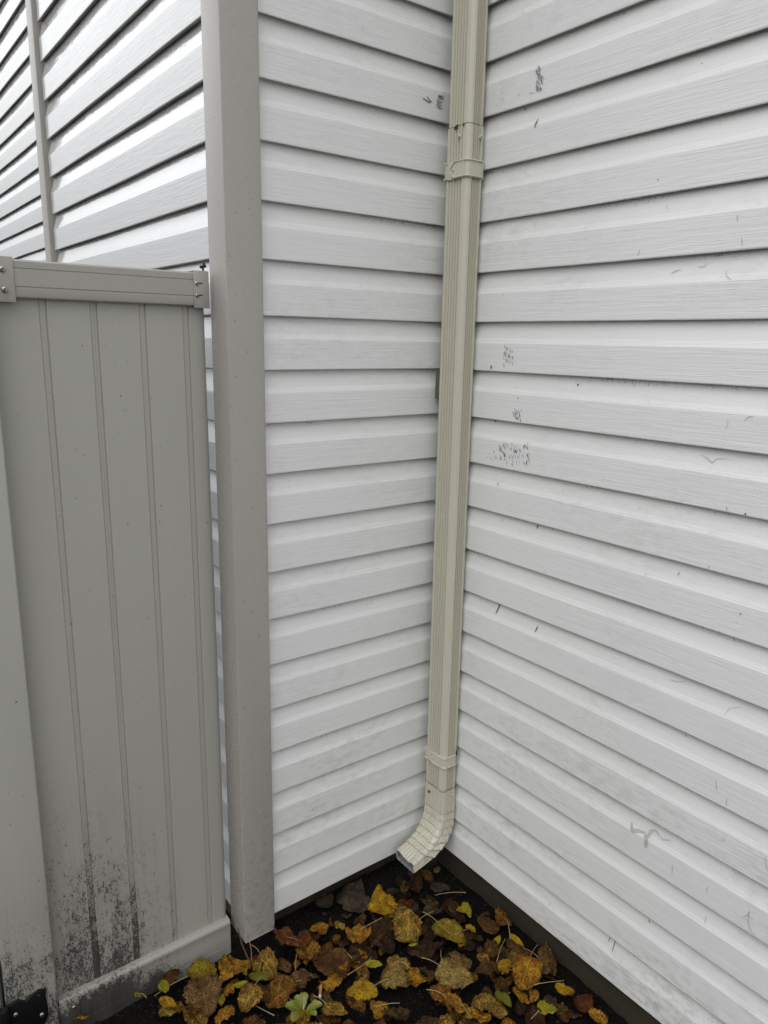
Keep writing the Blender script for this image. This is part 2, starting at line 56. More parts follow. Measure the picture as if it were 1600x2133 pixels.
MARKS_B=[(0.0011, [(0.2527, 2.0496), (0.2551, 2.0434)]), (0.0011, [(0.2514, 2.0476), (0.2543, 2.0408)]), (0.0011, [(0.2573, 2.0453), (0.2599, 2.0394)]), (0.0011, [(0.2529, 2.0431), (0.2571, 2.0372)]), (0.0011, [(0.2574, 2.0424), (0.26, 2.0366)]), (0.0011, [(0.2479, 2.0426), (0.2523, 2.0356)]), (0.0011, [(0.2558, 2.0399), (0.2595, 2.0339)]), (0.0011, [(0.2463, 2.0396), (0.2508, 2.0332)]), (0.0011, [(0.2538, 2.0386), (0.2565, 2.0318)]), (0.0011, [(0.2506, 2.0355), (0.2536, 2.0296)]), (0.0011, [(0.2584, 2.0334), (0.2605, 2.028)]), (0.0011, [(0.2527, 2.033), (0.2572, 2.026)]), (0.0011, [(0.2581, 2.0317), (0.2604, 2.0252)]), (0.0011, [(0.2546, 2.0292), (0.2592, 2.0227)]), (0.0011, [(0.2613, 2.0279), (0.2665, 2.0209)]), (0.0011, [(0.2672, 2.0256), (0.27, 2.0201)]), (0.0011, [(0.253, 2.0277), (0.2561, 2.0206)]), (0.0011, [(0.2594, 2.0252), (0.2617, 2.0192)]), (0.0011, [(0.2568, 2.0241), (0.2589, 2.0171)]), (0.0011, [(0.262, 2.0228), (0.2668, 2.0152)]), (0.0011, [(0.2512, 2.0212), (0.2548, 2.0152)]), (0.0011, [(0.2502, 2.0186), (0.2542, 2.0125)]), (0.0011, [(0.2561, 2.0177), (0.2594, 2.0113)]), (0.0011, [(0.2639, 2.0168), (0.268, 2.0093)]), (0.0011, [(0.2524, 2.0153), (0.2546, 2.0096)]), (0.0011, [(0.2579, 2.0139), (0.2623, 2.0078)]), (0.0011, [(0.2506, 2.0135), (0.2537, 2.0069)]), (0.0011, [(0.2506, 2.0104), (0.2561, 2.0035)]), (0.0011, [(0.2564, 2.0088), (0.2598, 2.0027)]), (0.0011, [(0.2498, 2.0081), (0.2534, 2.0013)]), (0.0011, [(0.2558, 2.0059), (0.2579, 2.0003)]), (0.0011, [(0.2625, 2.005), (0.2673, 1.9982)]), (0.0011, [(0.2523, 2.0037), (0.2576, 1.9975)]), (0.0011, [(0.2601, 2.0035), (0.2636, 1.9961)]), (0.0009, [(0.2314, 2.0011), (0.2331, 1.9993)]), (0.0009, [(0.2345, 2.0012), (0.2362, 1.9986)]), (0.0009, [(0.2376, 2.0), (0.2394, 1.9979)]), (0.0009, [(0.2407, 1.9995), (0.2425, 1.9972)]), (0.0009, [(0.2438, 1.9997), (0.2456, 1.9965)]), (0.0007, [(0.141, 2.0419), (0.1459, 2.0385)]), (0.0007, [(0.1501, 2.0357), (0.154, 2.0327)]), (0.0007, [(0.151, 2.0316), (0.1479, 2.0301)]), (0.0007, [(0.1483, 2.0282), (0.1534, 2.0248)]), (0.0007, [(0.1484, 2.0241), (0.1539, 2.0207)]), (0.0007, [(0.1475, 2.0204), (0.1524, 2.017)]), (0.0007, [(0.1495, 2.0159), (0.1484, 2.0139)]), (0.0007, [(0.1525, 2.0112), (0.1564, 2.0081)]), (0.0007, [(0.1432, 2.0092), (0.1569, 2.004)]), (0.0013, [(0.2579, 1.9458), (0.2555, 1.9381), (0.2529, 1.9326), (0.2564, 1.927)]), (0.002, [(0.2002, 2.165), (0.1989, 2.162)]), (0.0022, [(0.6298, 1.9609), (0.6303, 1.9593)]), (0.0022, [(0.5683, 1.779), (0.5692, 1.7773)]), (0.003, [(0.2111, 1.9757), (0.2139, 1.973)]), (0.0025, [(0.4524, 2.091), (0.455, 2.0894)]), (0.0008, [(0.1591, 2.0449), (0.1623, 2.0387)]), (0.0012, [(0.1997, 2.0061), (0.2037, 2.0023)]), (0.0012, [(0.186, 1.5859), (0.1851, 1.5823)]), (0.0016, [(0.1201, 1.8142), (0.121, 1.8106)]), (0.0007, [(0.6637, 1.6183), (0.6744, 1.617), (0.6799, 1.6228)]), (0.0007, [(0.7196, 1.608), (0.7224, 1.5988), (0.7349, 1.5906)]), (0.0007, [(0.6104, 1.6082), (0.6209, 1.614), (0.6318, 1.6149)]), (0.0007, [(0.7308, 1.699), (0.7329, 1.6871)]), (0.0007, [(0.7438, 1.6597), (0.7471, 1.6463)]), (0.0007, [(0.543, 1.6568), (0.5402, 1.6455)]), (0.0007, [(0.5848, 1.733), (0.5914, 1.7243)]), (0.0009, [(0.1979, 1.4717), (0.1996, 1.4651)]), (0.0009, [(0.2042, 1.4691), (0.2043, 1.4575)]), (0.0009, [(0.2098, 1.4664), (0.2093, 1.4592)]), (0.0009, [(0.2162, 1.4639), (0.2179, 1.4535)]), (0.0009, [(0.2238, 1.4613), (0.2238, 1.455)]), (0.0009, [(0.1987, 1.4581), (0.1983, 1.4469)]), (0.0009, [(0.2022, 1.4554), (0.2048, 1.4449)]), (0.0009, [(0.2117, 1.4529), (0.2133, 1.4418)]), (0.0009, [(0.2156, 1.4503), (0.2175, 1.4422)]), (0.0009, [(0.2247, 1.4478), (0.227, 1.439)]), (0.0009, [(0.1982, 1.4444), (0.1975, 1.4378)]), (0.0009, [(0.2051, 1.4419), (0.2065, 1.4308)]), (0.0009, [(0.2117, 1.4393), (0.2115, 1.431)]), (0.0009, [(0.2188, 1.4368), (0.22, 1.4304)]), (0.0009, [(0.2255, 1.4343), (0.2279, 1.4276)]), (0.0009, [(0.1993, 1.4307), (0.2003, 1.42)]), (0.002, [(0.1571, 1.4237), (0.159, 1.4154)]), (0.00122, [(0.2076, 1.3876), (0.2085, 1.3891)]), (0.00294, [(0.4119, 1.3895), (0.4141, 1.3936)]), (0.00254, [(0.1693, 1.2886), (0.1717, 1.2926)]), (0.00097, [(0.2717, 1.2923), (0.2723, 1.2934)]), (0.00097, [(0.4211, 1.3643), (0.4216, 1.3653)]), (0.00097, [(0.5915, 1.3692), (0.5919, 1.3702)]), (0.0007, [(0.2928, 1.3613), (0.2933, 1.362)]), (0.00102, [(0.6704, 1.336), (0.6708, 1.337)]), (0.00132, [(0.1859, 1.1608), (0.1869, 1.1627)]), (0.00102, [(0.125, 1.1034), (0.1258, 1.1048)]), (0.00086, [(0.4208, 1.167), (0.4213, 1.168)]), (0.00086, [(0.6926, 1.2218), (0.6929, 1.2227)]), (0.00122, [(0.8228, 1.2314), (0.8232, 1.2326)]), (0.00294, [(0.8112, 1.1838), (0.8125, 1.1876)]), (0.00097, [(0.5696, 1.0992), (0.5701, 1.1003)]), (0.00212, [(0.8265, 0.9997), (0.8273, 1.0025)]), (0.00122, [(0.8208, 0.9823), (0.8212, 0.9837)]), (0.00092, [(0.5393, 0.9732), (0.5398, 0.9743)]), (0.0015, [(0.1284, 0.7236), (0.1298, 0.7264)]), (0.00086, [(0.2031, 0.7322), (0.2038, 0.7336)]), (0.00092, [(0.433, 0.7889), (0.4336, 0.7902)]), (0.00081, [(0.4279, 0.9269), (0.4284, 0.9279)]), (0.00081, [(0.2988, 0.9392), (0.2993, 0.9403)]), (0.00081, [(0.8012, 1.4309), (0.8015, 1.4316)]), (0.00081, [(0.504, 1.2018), (0.5044, 1.2027)]), (0.00212, [(0.2498, 1.35), (0.2515, 1.353)]), (0.00102, [(0.417, 1.2824), (0.4176, 1.2836)]), (0.0011, [(0.2415, 1.3274), (0.2446, 1.3206)]), (0.0011, [(0.2619, 1.3271), (0.2642, 1.3225)]), (0.0011, [(0.2514, 1.3244), (0.2576, 1.3178)]), (0.0011, [(0.2458, 1.3221), (0.252, 1.3138)]), (0.0011, [(0.2344, 1.3192), (0.2405, 1.3144)]), (0.0011, [(0.242, 1.318), (0.2479, 1.3118)]), (0.0011, [(0.2575, 1.3174), (0.2604, 1.3084)]), (0.0011, [(0.2383, 1.3139), (0.241, 1.307)]), (0.0011, [(0.2435, 1.3124), (0.2483, 1.3033)]), (0.0011, [(0.2552, 1.3116), (0.2571, 1.3057)]), (0.0011, [(0.2503, 1.3092), (0.2546, 1.3012)]), (0.0011, [(0.2485, 1.3072), (0.2507, 1.3017)]), (0.0011, [(0.2599, 1.3063), (0.2637, 1.298)]), (0.0014, [(0.2885, 1.227), (0.2912, 1.2193)]), (0.0014, [(0.2543, 1.2304), (0.2558, 1.2234)]), (0.001, [(0.2322, 1.2331), (0.2348, 1.2285)]), (0.0007, [(0.2479, 1.2328), (0.2495, 1.2282)]), (0.0014, [(0.2914, 1.2141), (0.2939, 1.2097)]), (0.0007, [(0.2165, 1.2354), (0.2186, 1.2267)]), (0.0007, [(0.266, 1.2068), (0.2675, 1.2005)]), (0.001, [(0.2567, 1.2046), (0.2584, 1.1988)]), (0.001, [(0.2419, 1.2133), (0.244, 1.2076)]), (0.001, [(0.2744, 1.2221), (0.2758, 1.218)]), (0.0007, [(0.2067, 1.2351), (0.2082, 1.2296)]), (0.0007, [(0.2865, 1.2533), (0.288, 1.2456)]), (0.0007, [(0.2757, 1.222), (0.2777, 1.2175)]), (0.0014, [(0.2938, 1.2201), (0.2961, 1.2136)]), (0.001, [(0.2501, 1.2414), (0.2525, 1.2364)]), (0.0007, [(0.2085, 1.2251), (0.2098, 1.2164)]), (0.0014, [(0.2035, 1.2316), (0.2056, 1.2252)]), (0.0007, [(0.2577, 1.2337), (0.2591, 1.2271)]), (0.001, [(0.2454, 1.2185), (0.2466, 1.2113)]), (0.0007, [(0.2605, 1.2192), (0.2623, 1.211)]), (0.0007, [(0.288, 1.2278), (0.2906, 1.2224)]), (0.0014, [(0.2176, 1.2442), (0.2198, 1.2386)]), (0.0007, [(0.2147, 1.2389), (0.2161, 1.2336)]), (0.001, [(0.2511, 1.2317), (0.2538, 1.224)]), (0.001, [(0.2427, 1.1987), (0.2453, 1.1903)]), (0.001, [(0.276, 1.2441), (0.2772, 1.2356)]), (0.0014, [(0.2638, 1.2352), (0.2658, 1.2302)]), (0.0007, [(0.2324, 1.2162), (0.2342, 1.2072)]), (0.001, [(0.2438, 1.2033), (0.2456, 1.199)]), (0.0014, [(0.1974, 1.2352), (0.2002, 1.2299)]), (0.0007, [(0.2247, 1.2002), (0.2272, 1.1923)]), (0.0007, [(0.2883, 1.2045), (0.2898, 1.1968)]), (0.0014, [(0.2172, 1.2169), (0.219, 1.208)]), (0.001, [(0.2401, 1.2178), (0.242, 1.2123)]), (0.0007, [(0.2465, 1.2312), (0.248, 1.2255)]), (0.0014, [(0.2177, 1.2069), (0.219, 1.2012)]), (0.001, [(0.2786, 1.2056), (0.2804, 1.2018)]), (0.001, [(0.266, 1.234), (0.2672, 1.2264)]), (0.0007, [(0.1984, 1.2273), (0.2004, 1.2233)]), (0.0007, [(0.2521, 1.2194), (0.2543, 1.2118)]), (0.001, [(0.2247, 1.2375), (0.2263, 1.2314)]), (0.0014, [(0.2886, 1.2415), (0.2902, 1.235)]), (0.0007, [(0.2001, 1.237), (0.2022, 1.2322)]), (0.0014, [(0.288, 1.2102), (0.2894, 1.2014)]), (0.0014, [(0.2859, 1.2436), (0.2877, 1.2385)]), (0.001, [(0.2115, 1.241), (0.2137, 1.2326)]), (0.0007, [(0.1991, 1.2291), (0.2019, 1.2201)]), (0.0014, [(0.2033, 1.2071), (0.2061, 1.2006)]), (0.0007, [(0.2211, 1.22), (0.2233, 1.2125)]), (0.0014, [(0.2934, 1.2292), (0.2954, 1.2249)]), (0.001, [(0.2384, 1.2464), (0.2401, 1.2391)]), (0.001, [(0.2458, 1.2368), (0.2478, 1.2322)]), (0.0014, [(0.2372, 1.235), (0.2393, 1.2282)]), (0.0014, [(0.2821, 1.2051), (0.2847, 1.1978)]), (0.0014, [(0.2794, 1.2485), (0.2811, 1.24)]), (0.0014, [(0.2145, 1.2222), (0.2158, 1.2131)]), (0.001, [(0.2467, 1.2297), (0.2491, 1.2209)]), (0.0014, [(0.2037, 1.2251), (0.2054, 1.2205)]), (0.0007, [(0.2968, 1.2112), (0.2981, 1.2057)]), (0.001, [(0.265, 1.2235), (0.2661, 1.219)]), (0.001, [(0.2238, 1.2403), (0.2256, 1.2347)]), (0.0014, [(0.2053, 1.2107), (0.2069, 1.2049)]), (0.0007, [(0.1861, 1.2064), (0.1881, 1.2019)]), (0.0007, [(0.1874, 1.2103), (0.1899, 1.2052)]), (0.0007, [(0.1671, 1.2143), (0.1681, 1.2091)]), (0.0007, [(0.1793, 1.2065), (0.1807, 1.2039)]), (0.0007, [(0.1747, 1.2002), (0.1764, 1.1967)]), (0.0007, [(0.1725, 1.2009), (0.1738, 1.1957)]), (0.0007, [(0.1585, 1.203), (0.1613, 1.1995)]), (0.0007, [(0.1823, 1.2178), (0.1835, 1.2145)]), (0.0007, [(0.1671, 1.2037), (0.1694, 1.1994)]), (0.0007, [(0.1911, 1.2053), (0.194, 1.2001)]), (0.0007, [(0.1894, 1.206), (0.1912, 1.2022)]), (0.0007, [(0.1838, 1.204), (0.1869, 1.1996)]), (0.0007, [(0.1798, 1.2182), (0.1821, 1.2156)]), (0.0007, [(0.1789, 1.2203), (0.18, 1.2148)]), (0.0018, [(0.2182, 0.8418), (0.2167, 0.8239), (0.2116, 0.808)]), (0.0012, [(0.2373, 0.8433), (0.2399, 0.8363)]), (0.0013, [(0.3486, 0.818), (0.3437, 0.8022)]), (0.0012, [(0.3259, 1.0677), (0.3241, 1.053)]), (0.001, [(0.2144, 1.0541), (0.2142, 1.0471)]), (0.0007, [(0.1983, 1.1459), (0.1972, 1.1334)]), (0.0009, [(0.3687, 1.0696), (0.3696, 1.0595)]), (0.0013, [(0.6941, 1.0444), (0.6931, 1.0381)]), (0.0009, [(0.757, 1.0747), (0.7556, 1.0704)]), (0.0006, [(0.709, 1.2795), (0.7163, 1.2779), (0.7352, 1.2675), (0.7419, 1.2757), (0.7642, 1.2788)]), (0.0006, [(0.7352, 1.2675), (0.7269, 1.2719), (0.7224, 1.2761)]), (0.0008, [(0.3648, 0.9644), (0.3612, 0.9577), (0.3682, 0.9605)]), (0.0009, [(0.777, 1.1929), (0.7772, 1.1856)]), (0.0006, [(0.7571, 1.3497), (0.7599, 1.3429), (0.7568, 1.3319)]), (0.0006, [(0.7882, 1.3491), (0.7942, 1.3573), (0.8045, 1.3593)]), (0.0022, [(0.712, 0.2557), (0.7149, 0.25)]), (0.0009, [(0.6204, 0.1315), (0.6234, 0.1461), (0.6363, 0.1451), (0.6354, 0.116)]), (0.0012, [(0.6844, 0.1442), (0.688, 0.1413)]), (0.002, [(0.4857, 0.6426), (0.4859, 0.6404)]), (0.0007, [(0.9126, 0.4135), (0.9183, 0.4297), (0.9182, 0.4034), (0.927, 0.3896), (0.94, 0.383)]), (0.0006, [(0.9071, 0.4075), (0.9163, 0.4182), (0.927, 0.4158)]), (0.0008, [(0.8329, 0.4259), (0.8335, 0.4116)]), (0.0006, [(0.8212, 0.6572), (0.8267, 0.6366)]), (0.0006, [(0.8479, 0.6326), (0.8481, 0.6171)]), (0.001, [(0.8499, 0.545), (0.8531, 0.543)]), (0.0007, [(0.9309, 0.5541), (0.9382, 0.5318)]), (0.0007, [(0.756, 0.4261), (0.757, 0.403)]), (0.0006, [(0.8356, 0.3561), (0.8358, 0.3391)]), (0.0016, [(0.5733, 0.4355), (0.5744, 0.4343)]), (0.0014, [(0.3245, 0.2184), (0.3248, 0.2154)]), (0.0018, [(0.4037, 0.139), (0.4051, 0.1363)]), (0.0008, [(0.4506, 0.1212), (0.452, 0.1117)]), (0.0015, [(0.8951, 0.6548), (0.8961, 0.6546)]), (0.0012, [(0.7454, 0.7162), (0.7452, 0.7117)]), (0.0005, [(0.8203, 0.7945), (0.8272, 0.8106), (0.8468, 0.8209)]), (0.0006, [(0.6975, 0.8181), (0.7135, 0.8194), (0.7315, 0.8273)]), (0.0025, [(0.2044, 0.1462), (0.2047, 0.1419)])]
SMEAR_B=[(0.0045, [(0.6502, 0.4628), (0.6551, 0.447), (0.67, 0.455), (0.6852, 0.4584)]), (0.005, [(0.6852, 0.4584), (0.6909, 0.4464), (0.6918, 0.4271)]), (0.004, [(0.6909, 0.4464), (0.6953, 0.4666), (0.7052, 0.4747), (0.7166, 0.4685)]), (0.0015, [(0.7166, 0.4685), (0.7255, 0.4653), (0.7414, 0.4728)])]
HINGE=[(-1.1887, 0.1265), (-1.1551, 0.1053), (-1.1364, 0.1117), (-1.1205, 0.1153), (-1.1048, 0.102), (-1.0937, 0.1111), (-1.0791, 0.1158), (-1.0652, 0.1099), (-1.067, 0.0874), (-1.0643, 0.0607), (-1.0654, 0.0463), (-1.0706, 0.0294), (-1.0884, 0.013), (-1.1352, 0.0188), (-1.194, 0.0699)]
HINGE_SCREWS=[(-1.1273, 0.0834), (-1.078, 0.0522), (-1.0798, 0.1018), (-1.1047, 0.0753)]
BUTT=((-0.5127, -0.2017), (-0.5375, -0.2341))
SPRIG=(-0.5821, -0.2358)


# ------------------------------------------------------------------ helpers
class MB:
    def __init__(s): s.v = []; s.f = []; s.m = []; s.uv = {}
    def add(s, vs, fs, mi=0):
        o = len(s.v); s.v += [tuple(v) for v in vs]
        for f in fs: s.f.append(tuple(i+o for i in f)); s.m.append(mi)
        return o
    def box(s, x0, x1, y0, y1, z0, z1, mi=0):
        vs = [(x, y, z) for x in (x0, x1) for y in (y0, y1) for z in (z0, z1)]
        s.add(vs, [(0,1,3,2),(4,6,7,5),(0,4,5,1),(2,3,7,6),(0,2,6,4),(1,5,7,3)], mi)
    def loft(s, rings, closed=True, cap0=True, cap1=True, mi=0):
        n = len(rings[0]); o = len(s.v)
        for r in rings: s.v += [tuple(p) for p in r]
        k = n if closed else n-1
        for i in range(len(rings)-1):
            for j in range(k):
                a = o+i*n+j; b = o+i*n+(j+1) % n
                s.f.append((a, b, b+n, a+n)); s.m.append(mi)
        if cap0: s.f.append(tuple(o+j for j in range(n))[::-1]); s.m.append(mi)
        if cap1: s.f.append(tuple(o+(len(rings)-1)*n+j for j in range(n))); s.m.append(mi)
    def tube(s, pts, r, n=6, mi=0, r1=None):
        rings = []
        for i, p in enumerate(pts):
            p = Vector(p); d = (Vector(pts[min(i+1, len(pts)-1)])-Vector(pts[max(i-1, 0)])).normalized()
            a = d.orthogonal().normalized() if i == 0 else (prev - d*prev.dot(d)).normalized()
            prev = a; b = d.cross(a)
            rr = r if r1 is None else r+(r1-r)*i/(len(pts)-1)
            rings.append([p+rr*(cos(2*pi*k/n)*a+sin(2*pi*k/n)*b) for k in range(n)])
        s.loft(rings, mi=mi)
    def build(s, name, mats, parent=None, smooth=True, bevel=0, angle=35, segs=2):
        me = bpy.data.meshes.new(name); me.from_pydata(s.v, [], s.f); 
        if not isinstance(mats, (list, tuple)): mats = [mats]
        for m_ in mats: me.materials.append(m_)
        me.polygons.foreach_set('material_index', s.m)
        bm = bmesh.new(); bm.from_mesh(me)
        bmesh.ops.remove_doubles(bm, verts=bm.verts, dist=1e-6)
        bmesh.ops.recalc_face_normals(bm, faces=bm.faces)
        if bevel:
            es = [e for e in bm.edges if len(e.link_faces) == 2 and e.calc_face_angle(0) > R(30)]
            bmesh.ops.bevel(bm, geom=es, offset=bevel, segments=segs, profile=0.5, affect='EDGES', clamp_overlap=True)
        bm.to_mesh(me); bm.free()
        if smooth:
            me.polygons.foreach_set('use_smooth', [True]*len(me.polygons)); me.set_sharp_from_angle(angle=R(angle))
        o = bpy.data.objects.new(name, me); C.objects.link(o)
        if parent: o.parent = parent
        return o
def tag(o, label=None, cat=None, group=None, kind=None):
    if label: o['label'] = label
    if cat: o['category'] = cat
    if group: o['group'] = group
    if kind: o['kind'] = kind
    return o
def empty(name, loc=(0,0,0), rz=0):
    o = bpy.data.objects.new(name, None); o.location = loc; o.rotation_euler = (0,0,rz); o.empty_display_size = .05
    C.objects.link(o); return o

# ------------------------------------------------------------------ materials
class NT:
    def __init__(s, name):
        s.m = bpy.data.materials.new(name); s.m.use_nodes = True; s.n = s.m.node_tree
        s.b = s.n.nodes['Principled BSDF']
    def node(s, t, **kw):
        n = s.n.nodes.new(t)
        for k, v in kw.items():
            if k in n.inputs.keys() if isinstance(k, str) else False: n.inputs[k].default_value = v
            else: setattr(n, k, v)
        return n
    def link(s, a, b): s.n.links.new(a, b)
    def coord(s, kind='Object', scale=(1,1,1), rnd=False):
        c = s.node('ShaderNodeTexCoord'); mp = s.node('ShaderNodeMapping'); mp.inputs['Scale'].default_value = scale
        s.link(c.outputs[kind], mp.inputs['Vector'])
        if rnd:
            oi = s.node('ShaderNodeObjectInfo'); mu = s.node('ShaderNodeMath', operation='MULTIPLY'); mu.inputs[1].default_value = 97.0
            s.link(oi.outputs['Random'], mu.inputs[0]); s.link(mu.outputs[0], mp.inputs['Location'])
        return mp.outputs[0]
    def noise(s, vec, scale=1, detail=3, rough=.5, dist=0):
        n = s.node('ShaderNodeTexNoise'); n.inputs['Scale'].default_value = scale; n.inputs['Detail'].default_value = detail
        n.inputs['Roughness'].default_value = rough; n.inputs['Distortion'].default_value = dist
        s.link(vec, n.inputs['Vector']); return n.outputs['Fac']
    def ramp(s, fac, stops):
        n = s.node('ShaderNodeValToRGB'); e = n.color_ramp.elements
        while len(e) < len(stops): e.new(.5)
        for i, (p, c) in enumerate(stops):
            e[i].position = p; e[i].color = c if len(c) == 4 else (*c, 1)
        s.link(fac, n.inputs[0]); return n.outputs[0]
    def rng(s, fac, a, b, c=0, d=1):
        n = s.node('ShaderNodeMapRange'); n.inputs[1].default_value = a; n.inputs[2].default_value = b; n.inputs[3].default_value = c; n.inputs[4].default_value = d
        s.link(fac, n.inputs[0]); return n.outputs[0]
    def math(s, op, a, b=None):
        n = s.node('ShaderNodeMath', operation=op)
        for i, x in enumerate((a, b)):
            if x is None: continue
            if isinstance(x, (int, float)): n.inputs[i].default_value = x
            else: s.link(x, n.inputs[i])
        return n.outputs[0]
    def mix(s, fac, a, b):
        n = s.node('ShaderNodeMix', data_type='RGBA')
        for sock, x in ((n.inputs[0], fac), (n.inputs[6], a), (n.inputs[7], b)):
            if isinstance(x, (int, float)): sock.default_value = x
            elif isinstance(x, tuple): sock.default_value = (*x, 1) if len(x) == 3 else x
            else: s.link(x, sock)
        return n.outputs[2]
    def bump(s, h, strength=.3, dist=.001, prev=None):
        n = s.node('ShaderNodeBump'); n.inputs['Strength'].default_value = strength; n.inputs['Distance'].default_value = dist
        s.link(h, n.inputs['Height'])
        if prev: s.link(prev, n.inputs['Normal'])
        return n.outputs[0]
    def out(s, color=None, rough=None, normal=None, spec=.5):
        for k, x in (('Base Color', color), ('Roughness', rough), ('Normal', normal)):
            if x is None: continue
            if isinstance(x, (int, float)): s.b.inputs[k].default_value = x
            elif isinstance(x, tuple): s.b.inputs[k].default_value = (*x, 1)
            else: s.link(x, s.b.inputs[k])
        s.b.inputs['Specular IOR Level'].default_value = spec
        return s.m

def siding_mat(name, grain, base=(.765,.77,.76), rough=.36, clean=False):
    t = NT(name); v = t.coord()
    big = t.noise(t.coord(scale=(2.2,2.2,5)), 1, 4, .6)
    fine = t.noise(t.coord(scale=(26,26,60)), 1, 5, .7)
    low = t.rng(SEP(t, v, 2), .75, .05, 0, 1)                     # splash dirt near the ground
    d = t.math('MULTIPLY', t.rng(big, .45, .75), t.rng(fine, .42, .7))
    d2 = t.math('MULTIPLY', t.math('MULTIPLY', low, t.rng(fine, .46, .62)), t.rng(big, .4, .62))
    dm = t.math('MINIMUM', t.math('ADD', t.math('MULTIPLY', d, .38), t.math('MULTIPLY', d2, .36)), 1.0)
    if clean: dm = t.math('MULTIPLY', dm, .4)
    col = t.mix(dm, base, (.36,.35,.33))
    sp = t.noise(v, 230, 1, .5)
    spk = t.math('MULTIPLY', t.rng(sp, .735, .775), t.rng(big, .35, .6))
    col = t.mix(t.math('MULTIPLY', spk, .55), col, (.12,.11,.10))
    # crumbs of algae caught along the laps
    fr = t.math('FRACT', t.math('DIVIDE', t.math('SUBTRACT', SEP(t, v, 2), .03793), .1143))
    near = t.math('MAXIMUM', t.rng(fr, .86, .97), t.rng(fr, .035, .0))
    alg = t.math('MULTIPLY', t.rng(t.noise(t.coord(scale=(1,1,1)), 160, 3, .7), .56, .64), t.rng(t.noise(t.coord(scale=(3,3,9)), 1, 3, .6), .50, .66))
    col = t.mix(t.math('MULTIPLY', t.math('MULTIPLY', near, alg), .75), col, (.09,.085,.06))
    if grain:
        gv = t.coord(scale=(9, 9, 210)); g = t.noise(gv, 1, 2.5, .55, .9)
        g2 = t.noise(t.coord(scale=(2.5, 2.5, 45)), 1, 2, .5, .5)
        h = t.math('ADD', g, t.math('MULTIPLY', g2, .5))
        nrm = t.bump(h, .36, .0021)
        wv = t.noise(t.coord(scale=(7,7,9)), 1, 2); nrm = t.bump(wv, .18, .003, nrm)
    else:
        wv = t.noise(t.coord(scale=(6,6,14)), 1, 3); nrm = t.bump(wv, .3, .004)
        nrm = t.bump(t.noise(t.coord(scale=(30,30,160)), 1, 2), .25, .0012, nrm)
    rg = t.rng(t.noise(t.coord(scale=(12,12,20)), 1, 4), .3, .7, rough-.07, rough+.12)
    if clean:                       # film of rain water: a clear coat with its own slow ripple
        t.b.inputs['Coat Weight'].default_value = 1.0; t.b.inputs['Coat Roughness'].default_value = .035; t.b.inputs['Coat IOR'].default_value = 1.45
        cb = t.bump(t.noise(t.coord(scale=(14,14,90) if grain else (22,22,70)), 1, 3, .6, .6), .42 if grain else .40, .0018)
        t.link(cb, t.b.inputs['Coat Normal'])
    return t.out(col, rg, nrm, .5)
def SEP(t, v, i):
    n = t.node('ShaderNodeSeparateXYZ'); t.link(v, n.inputs[0]); return n.outputs[i]

def simple_(name, col):
    t = NT(name); n1 = t.noise(t.coord(scale=(9,9,30)), 1, 4, .6)
    return t.out(t.mix(t.rng(n1, .35, .65), tuple(c*.75 for c in col), tuple(min(1, c*1.3) for c in col)), .6, None, .3)
M = {}
M['grain'] = siding_mat('vinyl woodgrain', True)
M['cove'] = siding_mat('vinyl smooth', False, (.715,.718,.708), .32)
M['lip'] = simple_('shaded drip edge', (.36,.34,.30))  # shade line under each lap, painted into the underside colour
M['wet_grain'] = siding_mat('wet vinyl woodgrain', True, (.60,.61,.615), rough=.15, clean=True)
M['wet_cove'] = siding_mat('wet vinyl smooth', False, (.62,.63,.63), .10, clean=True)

def trim_mat():
    t = NT('clay trim'); v = t.coord()
    st = t.noise(t.coord(scale=(420,420,60)), 1, 3, .6)
    pe = t.noise(v, 330, 2, .6)
    big = t.noise(t.coord(scale=(6,6,2)), 1, 4, .6)
    lowz = t.rng(SEP(t, v, 2), .5, 0, 0, 1)
    dirt = t.math('MULTIPLY', t.rng(t.noise(v, 60, 5, .7), .45, .65), t.math('MULTIPLY', lowz, .4))
    col = t.mix(t.rng(big, .3, .7), (.40,.38,.350), (.415,.394,.364))
    col = t.mix(dirt, col, (.12,.11,.095))
    col = t.mix(t.math('MULTIPLY', t.rng(t.noise(v, 170, 1), .76, .79), .8), col, (.06,.055,.05))
    n = t.bump(pe, .16, .0006); n = t.bump(st, .22, .0006, n)
    return t.out(col, t.rng(pe, .3, .7, .26, .31), n, .5)
M['trim'] = trim_mat()

